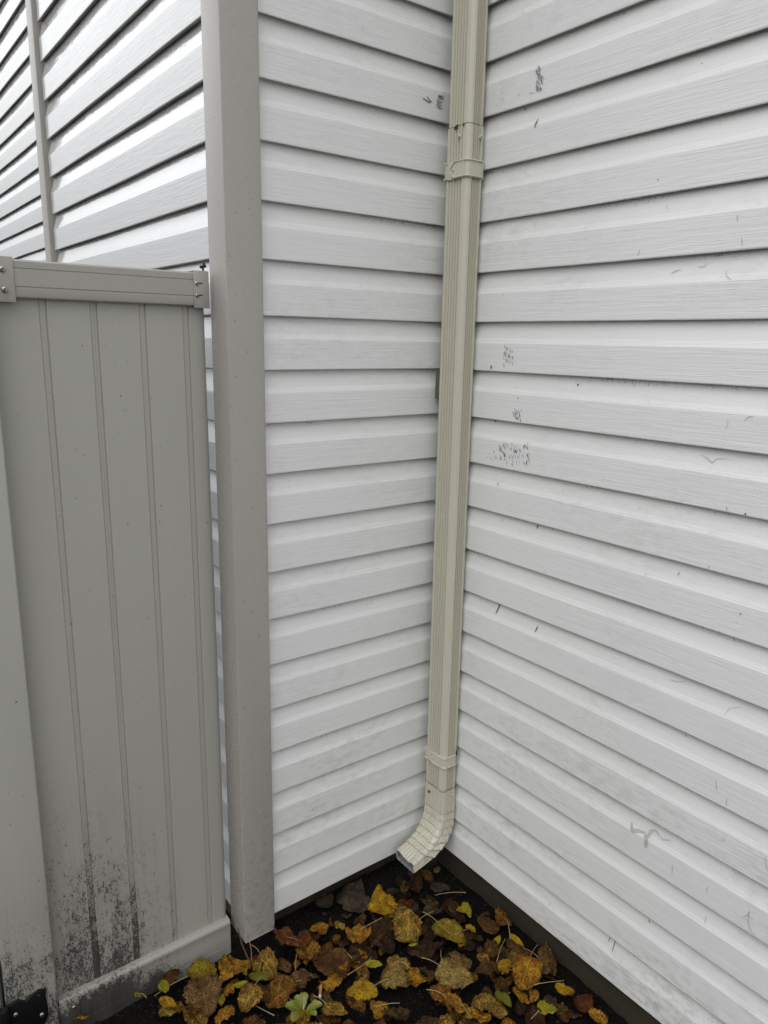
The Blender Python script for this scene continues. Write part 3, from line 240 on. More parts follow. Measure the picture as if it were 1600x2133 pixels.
def fence_mat(name, base, grime=1.0, bottom=.5):
    t = NT(name); v = t.coord('Object')
    z = SEP(t, v, 2); x = SEP(t, v, 0)
    # mould: thick near the ground and towards the post, in clumps and vertical runs
    reach = t.rng(z, bottom, -.03 if bottom > .1 else -.045, 0, 1)
    side = t.rng(x, -.72, -.90, .14, 1)
    clump = t.noise(t.coord(scale=(16,16,5)), 1, 4, .65)
    sp = t.noise(t.coord(scale=(420,420,200)), 1, 4, .75)
    sp2 = t.noise(t.coord(scale=(120,120,60)), 1, 4, .7)
    amt = t.math('MULTIPLY', t.math('POWER', reach, 1.25), t.math('MULTIPLY', side, t.rng(clump, .25, .6, .3, 1)))
    th = t.math('SUBTRACT', .675, t.math('MULTIPLY', amt, .29*grime))
    sps = t.math('ADD', t.math('MULTIPLY', sp, .6), t.math('MULTIPLY', sp2, .4))
    mask = t.rng(t.math('SUBTRACT', sps, th), -.02, .03)
    haze_ = t.math('MULTIPLY', amt, .6*grime)
    col = t.mix(t.noise(t.coord(scale=(5,5,1)), 1, 3), base, tuple(c*.93 for c in base))
    streak = t.noise(t.coord(scale=(110,110,3.5)), 1, 4, .65)
    col = t.mix(t.math('MULTIPLY', t.math('MULTIPLY', haze_, 1.5), t.rng(streak, .3, .7, .25, 1)), col, (.16,.14,.12))
    col = t.mix(t.math('MULTIPLY', mask, .86), col, (.016,.015,.013))
    col = t.mix(t.math('MULTIPLY', t.rng(t.noise(v, 120, 1), .79, .81), .8), col, (.04,.04,.035))
    n = t.bump(t.noise(t.coord(scale=(5,5,1.4)), 1, 2), .25, .006)
    n = t.bump(t.noise(v, 500, 2), .12, .0005, n); n = t.bump(sps, .12, .001, n)
    return t.out(col, t.math('ADD', .3, t.math('MULTIPLY', mask, .4)), n, .5)
M['panel'] = fence_mat('clay vinyl boards', (.41,.40,.362), .98, .72)
M['panel_groove'] = fence_mat('clay vinyl board grooves', (.38,.368,.335), 1.5, .62)
M['rail'] = fence_mat('clay vinyl rail', (.38,.368,.333), 2.1, .085)
M['post'] = fence_mat('pale clay vinyl post', (.44,.43,.39), 1.12, .5)

def spout_mat():
    t = NT('almond aluminium'); v = t.coord()
    big = t.noise(t.coord(scale=(9,9,2)), 1, 4, .6)
    z = SEP(t, v, 2)
    low = t.rng(z, .35, .08, 0, 1)
    st = t.rng(t.noise(t.coord(scale=(260,260,9)), 1, 3, .6), .5, .68)
    dirt = t.math('MULTIPLY', t.math('MULTIPLY', st, t.math('ADD', .0, low)), .5)
    col = t.mix(big, (.55,.53,.43), (.59,.57,.465))
    col = t.mix(dirt, col, (.15,.12,.08))
    fl = t.math('MULTIPLY', t.rng(t.noise(v, 90, 4, .7), .66, .7), low)
    col = t.mix(t.math('MULTIPLY', fl, .6), col, (.14,.10,.06))
    n = t.bump(t.noise(t.coord(scale=(16,16,7)), 1, 2), .2, .001)
    return t.out(col, t.rng(big, .3, .7, .2, .3), n, .6)
M['spout'] = spout_mat()
def simple(name, col, rough=.5, metal=0, bumps=None, var=.15, spec=.5):
    t = NT(name); v = t.coord(rnd=False)
    n1 = t.noise(v, 60, 4, .6)
    c = t.mix(n1, tuple(x*(1-var) for x in col), tuple(min(1, x*(1+var)) for x in col))
    nr = t.bump(t.noise(v, bumps[0], 4, .65), bumps[1], bumps[2]) if bumps else None
    t.b.inputs['Metallic'].default_value = metal
    return t.out(c, rough, nr, spec)
M['scuff'] = simple('black scuff', (.035,.032,.03), .7)
M['scuff_faint'] = simple('faint grey scuff', (.43,.42,.40), .6)
M['smear'] = simple('grey smear', (.50,.49,.475), .6)
M['screw'] = simple('screw steel', (.42,.41,.38), .32, .9)
M['screw_paint'] = simple('painted screw', (.42,.40,.31), .35)
M['rust'] = simple('rusty screw', (.12,.055,.02), .7, .2)
M['slot'] = simple('dark slot', (.03,.028,.025), .6)
M['black'] = simple('black powder coat', (.006,.006,.006), .35, 0, (300,.2,.0006))
M['spout_groove'] = simple('almond aluminium, dirty flute', (.30,.28,.20), .5, 0, None, .2)  # flute bottoms coloured darker: painted shade so the ribs stand out
M['groove'] = simple('dark pleat', (.12,.10,.065), .6)  # darker brown for the elbow's stepped-in rings and the wall anchor
M['inside'] = simple('spout inside', (.20,.21,.23), .6)
M['twig'] = simple('pale straw', (.34,.24,.12), .55, 0, (400,.4,.0008), .35)
M['twig_brown'] = simple('brown twig', (.10,.05,.028), .6, 0, (400,.4,.0008), .3)
M['sprig'] = simple('fresh green leaf', (.15,.16,.018), .35, 0, (220,.4,.0015), .3)
M['sprig_pale'] = simple('pale green stem', (.38,.42,.25), .45, 0, (220,.3,.001), .2)
M['paper'] = simple('cigarette filter paper', (.38,.17,.06), .7, 0, (500,.3,.0004), .2)
M['ash'] = simple('white paper', (.65,.62,.58), .8, 0, (500,.5,.0008), .2)

def concrete():
    t = NT('foundation concrete'); v = t.coord()
    a = t.noise(v, 9, 5, .65); b = t.noise(v, 120, 4, .6)
    col = t.mix(a, (.020,.016,.010), (.058,.047,.032)); col = t.mix(t.math('MULTIPLY', t.rng(b, .6, .7), .4), col, (.05,.045,.035))
    return t.out(col, .8, t.bump(b, .6, .002, t.bump(a, .4, .01)), .3)
M['concrete'] = concrete()
def soil():
    t = NT('wet black soil'); v = t.coord()
    a = t.noise(v, 14, 6, .7); b = t.noise(v, 190, 6, .7)
    col = t.mix(t.rng(a, .35, .7), (.0022,.0019,.0016), (.008,.0065,.005))
    col = t.mix(t.math('MULTIPLY', t.rng(b, .60, .68), .5), col, (.05,.045,.04))
    return t.out(col, t.rng(b, .3, .7, .5, .95), t.bump(b, .9, .005, t.bump(a, .6, .015)), .12)
M['soil'] = soil()
def clod():
    t = NT('soil crumbs'); v = t.coord()
    a = t.noise(v, 55, 3); b = t.noise(v, 400, 3)
    col = t.mix(t.rng(a, .4, .7), (.003,.0025,.002), (.013,.010,.0075))
    return t.out(col, .6, t.bump(b, .6, .001), .2)
M['clod'] = clod()

# leaf palettes: (base A, base B, blotch, blotch amount)
PAL_OLD = {
 'yellow': ((.56,.35,.015), (.46,.25,.012), (.10,.04,.007), .48),
 'ochre':  ((.44,.27,.05), (.20,.10,.02), (.045,.018,.007), .64),
 'tan':    ((.44,.30,.08), (.27,.16,.04), (.06,.03,.011), .58),
 'orange': ((.50,.26,.02), (.30,.12,.012), (.05,.017,.005), .62),
 'orangebrown': ((.33,.14,.018), (.14,.05,.01), (.03,.011,.005), .66),
 'rust':   ((.20,.055,.018), (.10,.03,.012), (.28,.12,.02), .42),
 'redbrown': ((.085,.03,.014), (.045,.017,.009), (.14,.06,.02), .35),
 'brown':  ((.12,.058,.028), (.06,.028,.014), (.20,.11,.05), .42),
 'dark':   ((.045,.02,.010), (.024,.011,.007), (.08,.04,.02), .35),
 'grey':   ((.085,.068,.058), (.04,.03,.026), (.13,.105,.09), .35),
 'olive':  ((.34,.26,.02), (.25,.17,.015), (.06,.035,.009), .46),
 'lime':   ((.48,.42,.03), (.32,.31,.03), (.14,.10,.02), .35),
 'green':  ((.15,.17,.012), (.25,.23,.016), (.06,.07,.012), .3),
}
PAL = {
 'yellow': ((.56,.34,.012), (.40,.20,.010), (.08,.032,.007), .58),
 'ochre':  ((.56,.35,.05), (.30,.15,.025), (.040,.017,.008), .70),
 'tan':    ((.42,.29,.075), (.27,.15,.035), (.055,.028,.012), .62),
 'orange': ((.60,.31,.02), (.40,.16,.012), (.045,.016,.006), .66),
 'orangebrown': ((.46,.21,.025), (.22,.08,.012), (.030,.012,.006), .74),
 'rust':   ((.28,.085,.02), (.14,.045,.013), (.035,.014,.008), .60),
 'redbrown': ((.11,.044,.012), (.058,.022,.007), (.24,.12,.02), .36),
 'brown':  ((.30,.16,.05), (.13,.06,.018), (.025,.012,.007), .66),
 'dark':   ((.058,.026,.009), (.028,.012,.005), (.13,.062,.016), .35),
 'grey':   ((.075,.052,.034), (.036,.024,.015), (.12,.085,.055), .30),
 'olive':  ((.36,.27,.02), (.26,.17,.014), (.06,.032,.008), .56),
 'lime':   ((.44,.37,.022), (.30,.26,.018), (.12,.08,.015), .36),
 'green':  ((.15,.15,.012), (.22,.19,.014), (.06,.06,.012), .28),
}
del PAL_OLD
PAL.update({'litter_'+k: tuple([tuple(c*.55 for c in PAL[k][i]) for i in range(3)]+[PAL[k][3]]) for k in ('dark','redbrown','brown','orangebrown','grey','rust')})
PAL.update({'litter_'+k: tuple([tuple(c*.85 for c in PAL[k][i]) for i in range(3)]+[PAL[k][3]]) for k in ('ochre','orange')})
def leaf_mat(key):
    a, b, c, amt = PAL[key]; a, b, c = [tuple(x*q for x in p) for p, q in ((a, .78), (b, .62), (c, .5))]
    t = NT('leaf '+key); v = t.coord(rnd=True)
    n1 = t.noise(v, 38, 4, .6, .4); n2 = t.noise(v, 270, 5, .8, .5); n3 = t.noise(v, 75, 5, .7, 1.0)
    col = t.mix(t.rng(n1, .38, .62), a, b)
    col = t.mix(t.math('MULTIPLY', t.rng(n2, .66-amt*.26, .72-amt*.26), .88), col, c)
    col = t.mix(t.math('MULTIPLY', t.rng(n3, .70-amt*.22, .78-amt*.22), .6), col, tuple(x*.6 for x in c))
    uvn = t.node('ShaderNodeUVMap'); uvn.uv_map = 'uv'; sp = t.node('ShaderNodeSeparateXYZ'); t.link(uvn.outputs[0], sp.inputs[0])
    s_ = t.math('ABSOLUTE', t.math('SUBTRACT', sp.outputs[0], .5))
    # side veins run outward and forward
    ph = t.math('SUBTRACT', sp.outputs[1], t.math('MULTIPLY', s_, .75))
    saw = t.math('ABSOLUTE', t.math('SUBTRACT', t.math('FRACT', t.math('MULTIPLY', ph, 8.0)), .5))
    vein = t.rng(saw, .06, .0); mid = t.rng(s_, .022, .006)
    vm = t.math('MAXIMUM', t.math('MULTIPLY', vein, .5), mid)
    pale = tuple(min(.6, x*1.35+.02) for x in a)
    col = t.mix(t.math('MULTIPLY', vm, .5), col, pale)
    edge = t.math('MULTIPLY', t.rng(s_, .36, .5), t.rng(n3, .4, .55))
    col = t.mix(t.math('MULTIPLY', edge, .6), col, c)
    h = t.math('ADD', t.math('MULTIPLY', n2, .6), t.math('MULTIPLY', vm, -.5))
    nr = t.bump(h, .9, .0024, t.bump(n3, .8, .006))
    return t.out(col, t.rng(n1, .3, .7, .38, .7), nr, .16)
for k in PAL: M['leaf_'+k] = leaf_mat(k)

# ------------------------------------------------------------------ siding
S = 0.1143; Z13 = 0.03793          # course height; underside of the lowest course
def prof_depth(fr):                 # depth of the face behind the outermost plane, fr = height within one course
    if fr < .56: return 0.0004 + .0008*(.56-fr)/.56*0
    u = (fr-.56)/.44
    return .0135*(u**1.0*.72+.28*math.sin(u*pi/2)) if u > 0 else 0
def siding(name, x0, x1, ztop, parent, mats, seed, zoff=0.0, step=.11, back=.034):
    mb = MB(); rnd = random.Random(seed)
    nx = max(2, int((x1-x0)/step)+1); xs = [x0+(x1-x0)*i/(nx-1) for i in range(nx)]
    n = int((ztop-Z13)/S)
    rows = []      # (func depth, func z) rows from bottom to top
    for k in range(n):
        zb = Z13+zoff+k*S
        wob = [noise.noise(Vector((x*1.7, k*3.7, seed)))*.0016 for x in xs]
        wd = [noise.noise(Vector((x*2.3+9, k*1.9, seed+5)))*.0013 for x in xs]
        spec = [(.0135, .0035, 1), (.0026, -.0004, 1), (.0008, .0004, 1), (0, .0024, 1), (0, .012, 0), (.0006, .034, 0), (0, .060, 0), (.0003, .0655, 0),
                (.0039, .0778, 1), (.0074, .0900, 1), (.0102, .1020, 1), (.0119, .1130, 1), (.0124, .1185, 1)]
        rings = []
        for i, (d, z, _) in enumerate(spec):
            if k == 0 and i == 0: d, z = back, 0.0
            rings.append([(x, d+wd[j]*(1 if d < .012 else .3), zb+z+wob[j]) for j, x in enumerate(xs)])
        o = len(mb.v)
        for r in rings: mb.v += r
        for i in range(len(spec)-1):
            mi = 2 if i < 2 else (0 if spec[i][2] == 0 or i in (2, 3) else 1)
            for j in range(nx-1):
                a = o+i*nx+j; mb.f.append((a, a+1, a+1+nx, a+nx)); mb.m.append(mi)
    zt = Z13+n*S
    mb.add([(x0, back, Z13), (x1, back, Z13), (x1, back, zt), (x0, back, zt)], [(0,1,2,3)], 1)
    mb.add([(x0, 0.004, zt+.004), (x1, 0.004, zt+.004), (x1, back, zt+.004), (x0, back, zt+.004)], [(0,1,2,3)], 1)
    me = bpy.data.meshes.new(name); me.from_pydata(mb.v, [], mb.f)
    for m_ in mats: me.materials.append(m_)
    me.polygons.foreach_set('material_index', mb.m)
    me.polygons.foreach_set('use_smooth', [True]*len(me.polygons)); me.set_sharp_from_angle(angle=R(9))
    o = bpy.data.objects.new(name, me); C.objects.link(o); o.parent = parent
    return o

house = empty('house', (0,0,-.05))
tag(house, 'house corner of white vinyl lap siding with grey-beige corner trims and dark foundation', 'house')
def put(o, loc=(0,0,0), rz=0):
    o.location = Vector(loc)-Vector((0,0,-.05)) if o.parent is house else loc
    o.rotation_euler = (0,0,rz); return o
HT = 3.7
PA, PB, PC, PD = (0,0,0), (0,0,0), (-.605,0,0), (-.385,0,0)
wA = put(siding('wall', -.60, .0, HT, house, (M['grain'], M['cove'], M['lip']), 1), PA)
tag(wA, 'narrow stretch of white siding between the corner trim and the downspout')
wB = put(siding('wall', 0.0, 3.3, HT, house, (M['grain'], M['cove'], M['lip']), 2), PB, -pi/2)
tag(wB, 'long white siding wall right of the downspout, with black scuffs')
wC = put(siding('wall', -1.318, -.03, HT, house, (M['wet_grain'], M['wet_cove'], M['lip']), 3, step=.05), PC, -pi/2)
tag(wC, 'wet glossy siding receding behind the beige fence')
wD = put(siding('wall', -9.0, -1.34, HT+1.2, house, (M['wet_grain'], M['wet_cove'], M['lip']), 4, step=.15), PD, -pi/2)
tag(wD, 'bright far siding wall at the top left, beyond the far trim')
# corner trims
def trim(x0, x1, y0, y1, z0, z1, label):
    mb = MB(); t = .0015
    mb.box(x0, x1, y0, y1, z0, z1)
    o = mb.build('corner_trim', M['trim'], house, bevel=.0022, segs=3); put(o)
    tag(o, label); return o
trim(-.6165, -.5345, -.0145, .066, .006, HT+.02, 'wide grey-beige corner trim standing between the fence and the siding')
trim(-.6165, -.385, 1.335, 1.405, .006, HT+1.2, 'narrow far corner trim at the top left')
# folded lip along the bottom of the near trim
mb = MB(); mb.box(-.6150, -.5360, -.0152, -.0146, .0075, .0105); mb.box(-.5344,-.5337,-.013,-.004,.02,HT)
put(mb.build('trim_lip', M['trim'], house))
# foundations
mb = MB(); mb.box(.026, .30, -3.3, .0, -.35, .06); put(mb.build('foundation', M['concrete'], house, bevel=.004))
mb = MB(); mb.box(-.575, .024, .075, .30, -.35, .05); put(mb.build('foundation', M['concrete'], house, bevel=.004))
mb = MB(); mb.box(-.573, -.40, .302, 1.35, -.35, .06); put(mb.build('foundation', M['concrete'], house, bevel=.004))
mb = MB(); mb.box(-.352, -.20, 1.352, 9, -.35, .06); put(mb.build('foundation', M['concrete'], house, bevel=.004))

# scuffs, drawn on the faces of the courses: wall-local (along, z)
def marks(wall, table, sign, name, mat, lift=.0005):
    # strokes lying close together are one mark
    cl = []
    for e in table:
        p = e[1][0]; hit = [c for c in cl if any(math.hypot(p[0]-q[1][0][0], p[1]-q[1][0][1]) < .028 for q in c)]
        new = [e]
        for c in hit: new += c; cl.remove(c)
        cl.append(new)
    for c in cl: o = mark(wall, c, sign, name, M['scuff_faint'] if mat is M['scuff'] and max(e[0] for e in c) < .00085 else mat, lift)
    return o
def mark(wall, table, sign, name, mat, lift):
    mb = MB()
    for wd, pts in table:
        pts = [(sign*a, z) for a, z in pts]
        # resample
        rs = []
        for (a0, z0), (a1, z1) in zip(pts[:-1], pts[1:]):
            L = math.hypot(a1-a0, z1-z0); n = max(1, int(L/.004))
            for i in range(n): rs.append((a0+(a1-a0)*i/n, z0+(z1-z0)*i/n))
        rs.append(pts[-1])
        if len(rs) < 2: continue
        left, right = [], []
        for i, (a, z) in enumerate(rs):
            a0, z0 = rs[max(0, i-1)]; a1, z1 = rs[min(len(rs)-1, i+1)]
            L = math.hypot(a1-a0, z1-z0) or 1e-6; nx_, nz_ = -(z1-z0)/L, (a1-a0)/L
            t_ = i/(len(rs)-1); k = 1.9*wd*(.35+.65*sin(pi*min(1, max(0, t_*.9+.05))))*(.8+.4*noise.noise(Vector((a*700, z*700, 1))))
            for side, lst in ((.6, left), (-.6, right)):
                aa, zz = a+nx_*k*side, z+nz_*k*side
                fr = ((zz-Z13)/S) % 1.0
                d = DEPTH(fr)
                lst.append((aa, d-lift-.0014*0, zz))
        o = len(mb.v); n = len(left); mb.v += left+right
        for i in range(n-1): mb.f.append((o+i, o+i+1, o+n+i+1, o+n+i)); mb.m.append(0)
    me = bpy.data.meshes.new(name); me.from_pydata(mb.v, [], mb.f); me.materials.append(mat)
    o = bpy.data.objects.new(name, me); C.objects.link(o); o.parent = wall
    return o
SP = [(0,0), (.105,0), (.573,.0003), (.681,.0039), (.787,.0074), (.892,.0102), (.989,.0119), (1,.0120)]
def DEPTH(fr):
    for (a, b), (c, d) in zip(SP[:-1], SP[1:]):
        if fr <= c: return b+(d-b)*(fr-a)/(c-a)-.0012
    return .0118
marks(wA, [(w_*.62, p_) for w_, p_ in MARKS_A], 1, 'scuff_mark', M['scuff'])
marks(wB, MARKS_B, 1, 'scuff_mark', M['scuff'])
tag(marks(wB, SMEAR_B, 1, 'glue_smear', M['smear']), 'dull grey squiggly smear on the lower right siding')

# ------------------------------------------------------------------ downspout
XA, XB, YF, YB = -.0560, -.0045, -.1060, -.0280
spout = empty('downspout', (-.03,-.067,.05))
tag(spout, 'almond ribbed metal downspout in the house corner, its elbow kicking out to the left', 'downspout')
OFF = Vector((-.03,-.067,.05))
def SB(mb, name, mat, parent=spout, **kw):
    o = mb.build(name, mat, parent, **kw)
    if parent is spout: o.location = -OFF
    return o
DEP = set()
def section(g=0.0, ribs=1.0, rad=.011):
    """closed outline in (s,t): s 0..1 across x (XA..XB), as real x,y offsets; ribs pressed in"""
    x0, x1, y0, y1 = XA-g, XB+g, YF-g, YB+g
    pts = []
    def side(p0, p1, nrm, rib_c, rw):
        L = math.hypot(p1[0]-p0[0], p1[1]-p0[1]); d = ((p1[0]-p0[0])/L, (p1[1]-p0[1])/L)
        us = [0]
        for c in rib_c:
            for k, dep in ((-.5, 0), (-.24, 1), (.24, 1), (.5, 0)): us.append((c*L+k*rw, dep))
        us = [(0, 0)]+us[1:]+[(L, 0)]
        for u, dep in us:
            if dep: DEP.add(len(pts))
            pts.append((p0[0]+d[0]*u+nrm[0]*dep*.0040*ribs*-1, p0[1]+d[1]*u+nrm[1]*dep*.0040*ribs*-1))
    def corner(cx, cy, a0):
        for k in range(1, 5):
            a = a0+pi/2*k/5; pts.append((cx+rad*cos(a), cy+rad*sin(a)))
    # counter clockwise: front (y0) left->right, right, back, left
    side((x0+rad, y0), (x1-rad, y0), (0,-1), (.2,.42,.64,.86), .0062)
    corner(x1-rad, y0+rad, -pi/2)
    side((x1, y0+rad), (x1, y1-rad), (1,0), (.1,.3,.5,.7,.9), .006)
    corner(x1-rad, y1-rad, 0)
    side((x1-rad, y1), (x0+rad, y1), (0,1), (.18,.39,.6,.82), .0046)
    corner(x0+rad, y1-rad, pi/2)
    side((x0, y1-rad), (x0, y0+rad), (-1,0), (.10,.27,.44,.61,.78), .0075)
    corner(x0+rad, y0+rad, pi)
    return pts
def pipe(z0, z1, g, name, notch=False):
    mb = MB(); sec = section(g)
    zs = [z0, z1]
    mb.loft([[(x, y, z) for x, y in sec] for z in zs], cap0=False, cap1=False)
    for q in range(len(sec)):
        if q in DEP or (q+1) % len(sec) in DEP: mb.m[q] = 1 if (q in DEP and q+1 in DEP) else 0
    inner = section(g-.0009)
    mb.loft([[(x, y, z) for x, y in inner] for z in (z1, z0)], cap0=False, cap1=False)
    o0 = len(mb.v)
    n = len(sec)
    for z in (z0, z1):
        o = mb.add([(x, y, z) for x, y in sec]+[(x, y, z) for x, y in inner], [(j, (j+1) % n, n+(j+1) % n, n+j) for j in range(n)])
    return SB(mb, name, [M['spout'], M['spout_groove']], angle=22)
pipe(1.955, 3.72, -.0012, 'upper_pipe')
pipe(.235, 1.958, .0002, 'lower_pipe')
# elbow: sections given by an upper/inner point T and a lower/outer point B in the xz plane
ELB = [((-.0565,.262),(-.0040,.262)), ((-.0565,.215),(-.0040,.215)), ((-.0565,.190),(-.0040,.186)), ((-.0585,.168),(-.0035,.162)), ((-.0645,.147),(-.0055,.139)),
       ((-.0745,.128),(-.0125,.116)), ((-.0880,.112),(-.0260,.094)), ((-.1040,.101),(-.0480,.076)), ((-.1200,.0935),(-.0760,.0620)), ((-.1360,.0875),(-.1080,.0540)), ((-.1545,.0800),(-.1490,.0455))]
def elbow_rings(shrink=0.0):
    base = section(.0014-shrink, .6); W = (XB-XA)+2*.0014
    def ring(T, B, k, yk=1.0, crush=0):
        tx, tz = T; bx, bz = B; out = []
        for x, y in base:
            s_ = (x-(XA-.0014))/W                       # 0 at the T side, 1 at the B side
            s_ = .5+(s_-.5)*k; yy = -.067+(y+.067)*k*yk
            f = (YB-y)/(YB-YF)
            dx = 0; dz = 0
            if crush: dz = -crush*math.exp(-((f-.78)/.13)**2)*(1-s_)*.006 + crush*.003*math.sin(f*9)*(1-s_)
            out.append((tx+(bx-tx)*s_+dx, yy, tz+(bz-tz)*s_+dz))
        return out
    R_ = []
    for i, (T, B) in enumerate(ELB):
        crush = max(0, (i-8)/2.0)
        if 2 <= i <= 8:                                  # pleat: step in, then out
            T0, B0 = ELB[i-1]; f = .10
            Tm = tuple(T[q]+(T0[q]-T[q])*f for q in (0,1)); Bm = tuple(B[q]+(B0[q]-B[q])*f for q in (0,1))
            R_.append(ring(Tm, Bm, 1.035)); R_.append(ring(T, B, .955))
            T1, B1 = ELB[i+1]
            Tn = tuple(T[q]+(T1[q]-T[q])*.12 for q in (0,1)); Bn = tuple(B[q]+(B1[q]-B[q])*.12 for q in (0,1))
            R_.append(ring(Tn, Bn, .985))
        else: R_.append(ring(T, B, 1.0 if i < 2 else 1.0, 1.0, crush))
    return R_
mb = MB(); ro = elbow_rings(); ri = elbow_rings(.0032)[-4:]
for i_ in range(len(ro)-1):
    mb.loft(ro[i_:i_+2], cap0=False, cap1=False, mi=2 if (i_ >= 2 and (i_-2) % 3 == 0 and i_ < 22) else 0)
elbow = None
n = len(ro[0])
mb.loft([ro[-1], ri[-1]], cap0=False, cap1=False)
o0 = len(mb.v); mb.loft(ri[::-1], cap0=False, cap1=False, mi=1)
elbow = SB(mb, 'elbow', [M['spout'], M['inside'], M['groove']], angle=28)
# straps with raised rims and a pointed end on the left face
def path_pts(g):
    a = section(g, 0.0, .010)      # smooth outline
    # keep the run: back-left corner -> left face -> front -> right
    return a
def strap(zc, hw, bend=0.0):
    g = .0026; x0, x1, y0, y1 = XA-g, XB+g, YF-g, YB+g; rad = .010
    run = [(x0+.012, y1), (x0+.004, y1-.001), (x0, y1-.008)]
    run += [(x0, y0+rad+(y1-y0-rad-.008)*(1-k/8)) for k in range(1, 9)]
    run += [(x0+rad+rad*cos(pi+pi/2*k/5), y0+rad+rad*sin(pi+pi/2*k/5)) for k in range(1, 6)]
    run += [(x0+rad+(x1-x0-2*rad)*k/5, y0) for k in range(1, 6)]
    run += [(x1-rad+rad*cos(-pi/2+pi/2*k/4), y0+rad+rad*sin(-pi/2+pi/2*k/4)) for k in range(1, 5)]
    run += [(x1, y0+rad+(y1-y0-rad)*k/3) for k in range(1, 4)]
    mb = MB(); lo = [(x, y, zc-hw) for x, y in run]; hi = [(x, y, zc+hw) for x, y in run]
    inn = 0.0022
    cx, cy = (x0+x1)/2, (y0+y1)/2
    def shrink(p): return (cx+(p[0]-cx)*(1-inn/((x1-x0)/2)), cy+(p[1]-cy)*(1-inn/((y1-y0)/2)), p[2])
    mb.loft([hi, lo], closed=False, cap0=False, cap1=False)
    mb.loft([[shrink(p) for p in hi], hi], closed=False, cap0=False, cap1=False)
    mb.loft([lo, [shrink(p) for p in lo]], closed=False, cap0=False, cap1=False)
    # second layer with the pointed tongue on the left face
    t0 = y1-.024
    tongue = [(x0-.0012, t0), ] 
    poly = [(x0-.0014, t0, zc), (x0-.0014, t0-.014, zc+hw*.93), (x0-.0014, y0+rad, zc+hw*.93), (x0-.0014, y0+rad, zc-hw*.93), (x0-.0014, t0-.014, zc-hw*.93)]
    back = [(x0+.0006, p[1], p[2]) for p in poly]
    mb.add(poly+back, [(0,1,2,3,4),(9,8,7,6,5),(0,5,6,1),(1,6,7,2),(2,7,8,3),(3,8,9,4),(4,9,5,0)])
    # raised dashes along both rims and round the tongue
    def dash(a, b): mb.tube([a, b], .0017, 6)
    e = .0016
    for s_ in (1, -1):
        z = zc+s_*hw*.86
        dash((x0-e-.001, t0-.003, zc+s_*hw*.12), (x0-e-.001, t0-.014, z))
        dash((x0-e-.001, t0-.016, z), (x0-e-.001, t0-.028, z+s_*.001)); dash((x0-e-.001, t0-.031, z), (x0-e, y0+rad+.003, z))
        arc = [(x0+rad+(rad+e)*cos(pi+pi/2*k/5), y0+rad+(rad+e)*sin(pi+pi/2*k/5), z) for k in range(0, 6)]
        mb.tube(arc, .0017, 6)
        dash((x0+rad+.003, y0-e, z), (x0+rad+.016, y0-e, z)); dash((x0+rad+.019, y0-e, z), (x1-rad, y0-e, z))
        dash((x0-e, y1-.004, z), (x0-e, y1-.016, z))
    o = SB(mb, 'strap', M['spout'], angle=40)
    return o
def screwhead(name, loc, nrm, r, parent, mat, slot=True, off=None):
    n = Vector(nrm).normalized(); a = n.orthogonal().normalized(); b = n.cross(a); mb = MB(); loc = Vector(loc)
    rings = [[loc+n*h+rr*(cos(2*pi*k/14)*a+sin(2*pi*k/14)*b) for k in range(14)] for h, rr in ((-.0006, r*1.0), (r*.18, r), (r*.5, r*.86), (r*.66, r*.5))]
    mb.loft(rings, cap0=False, cap1=True)
    o = mb.build(name, mat, parent, angle=60)
    if off is not None: o.location = -off
    if slot:
        mb = MB(); q = loc+n*(r*.665)
        for d, e in ((a, b), (b, a)):
            vs = [q+d*(r*.42*s1)+e*(r*.11*s2)+n*.0002 for s1, s2 in ((-1,-1),(1,-1),(1,1),(-1,1))]
            mb.add(vs, [(0,1,2,3)]); q = q+n*.0001
        s_ = mb.build('screw_recess', M['slot'], o, smooth=False)
        s_.parent = o
    return o
s1 = strap(1.865, .0195); s2 = strap(.352, .0165)
for st_, z in ((s1, 1.865), (s2, .352)):
    mb = MB(); 
    k = screwhead('rivet', (XA-.0042, YB-.034, z), (-1,0,0), .0036, st_, M['spout'], slot=False)
screwhead('screw', (XA-.002, YF+.030, 1.935), (-1,0,0), .0042, spout, M['spout'], True, OFF)
screwhead('screw', (XB-.017, YF-.0015, 1.933), (0,-1,0), .0042, spout, M['spout'], True, OFF)
screwhead('screw', (XA-.002, YF+.055, .238), (-1,0,0), .0040, spout, M['rust'], False, OFF)
screwhead('screw', (XB-.017, YF-.0018, .243), (0,-1,0), .0036, spout, M['spout'], False, OFF)
# dark sealed seams and the torn gap at the upper joint, caulk run at the lower strap
def seam(z, g, name='seam'):
    mb = MB(); a = section(g, .9); rnd = random.Random(int(z*1000))
    h = [ .0006+.0008*abs(noise.noise(Vector((x*300, y*300, z)))) for x, y in a]
    mb.loft([[(x, y, z-hh) for (x, y), hh in zip(a, h)], [(x, y, z+hh) for (x, y), hh in zip(a, h)]], cap0=False, cap1=False)
    return SB(mb, name, M['slot'])
seam(1.959, .0004); seam(.263, .0016)
mb = MB()
mb.add([(XA-.0022, YF+.050, 1.952), (XA-.0022, YF+.034, 1.952), (XA-.0022, YF+.036, 1.962), (XA-.0022, YF+.044, 1.960)], [(0,1,2,3)])
mb.add([(XA-.0022, YF+.017, 1.952), (XA-.0022, YF+.014, 1.953), (XA-.0022, YF+.0145, 1.961), (XA-.0022, YF+.018, 1.960)], [(0,1,2,3)])
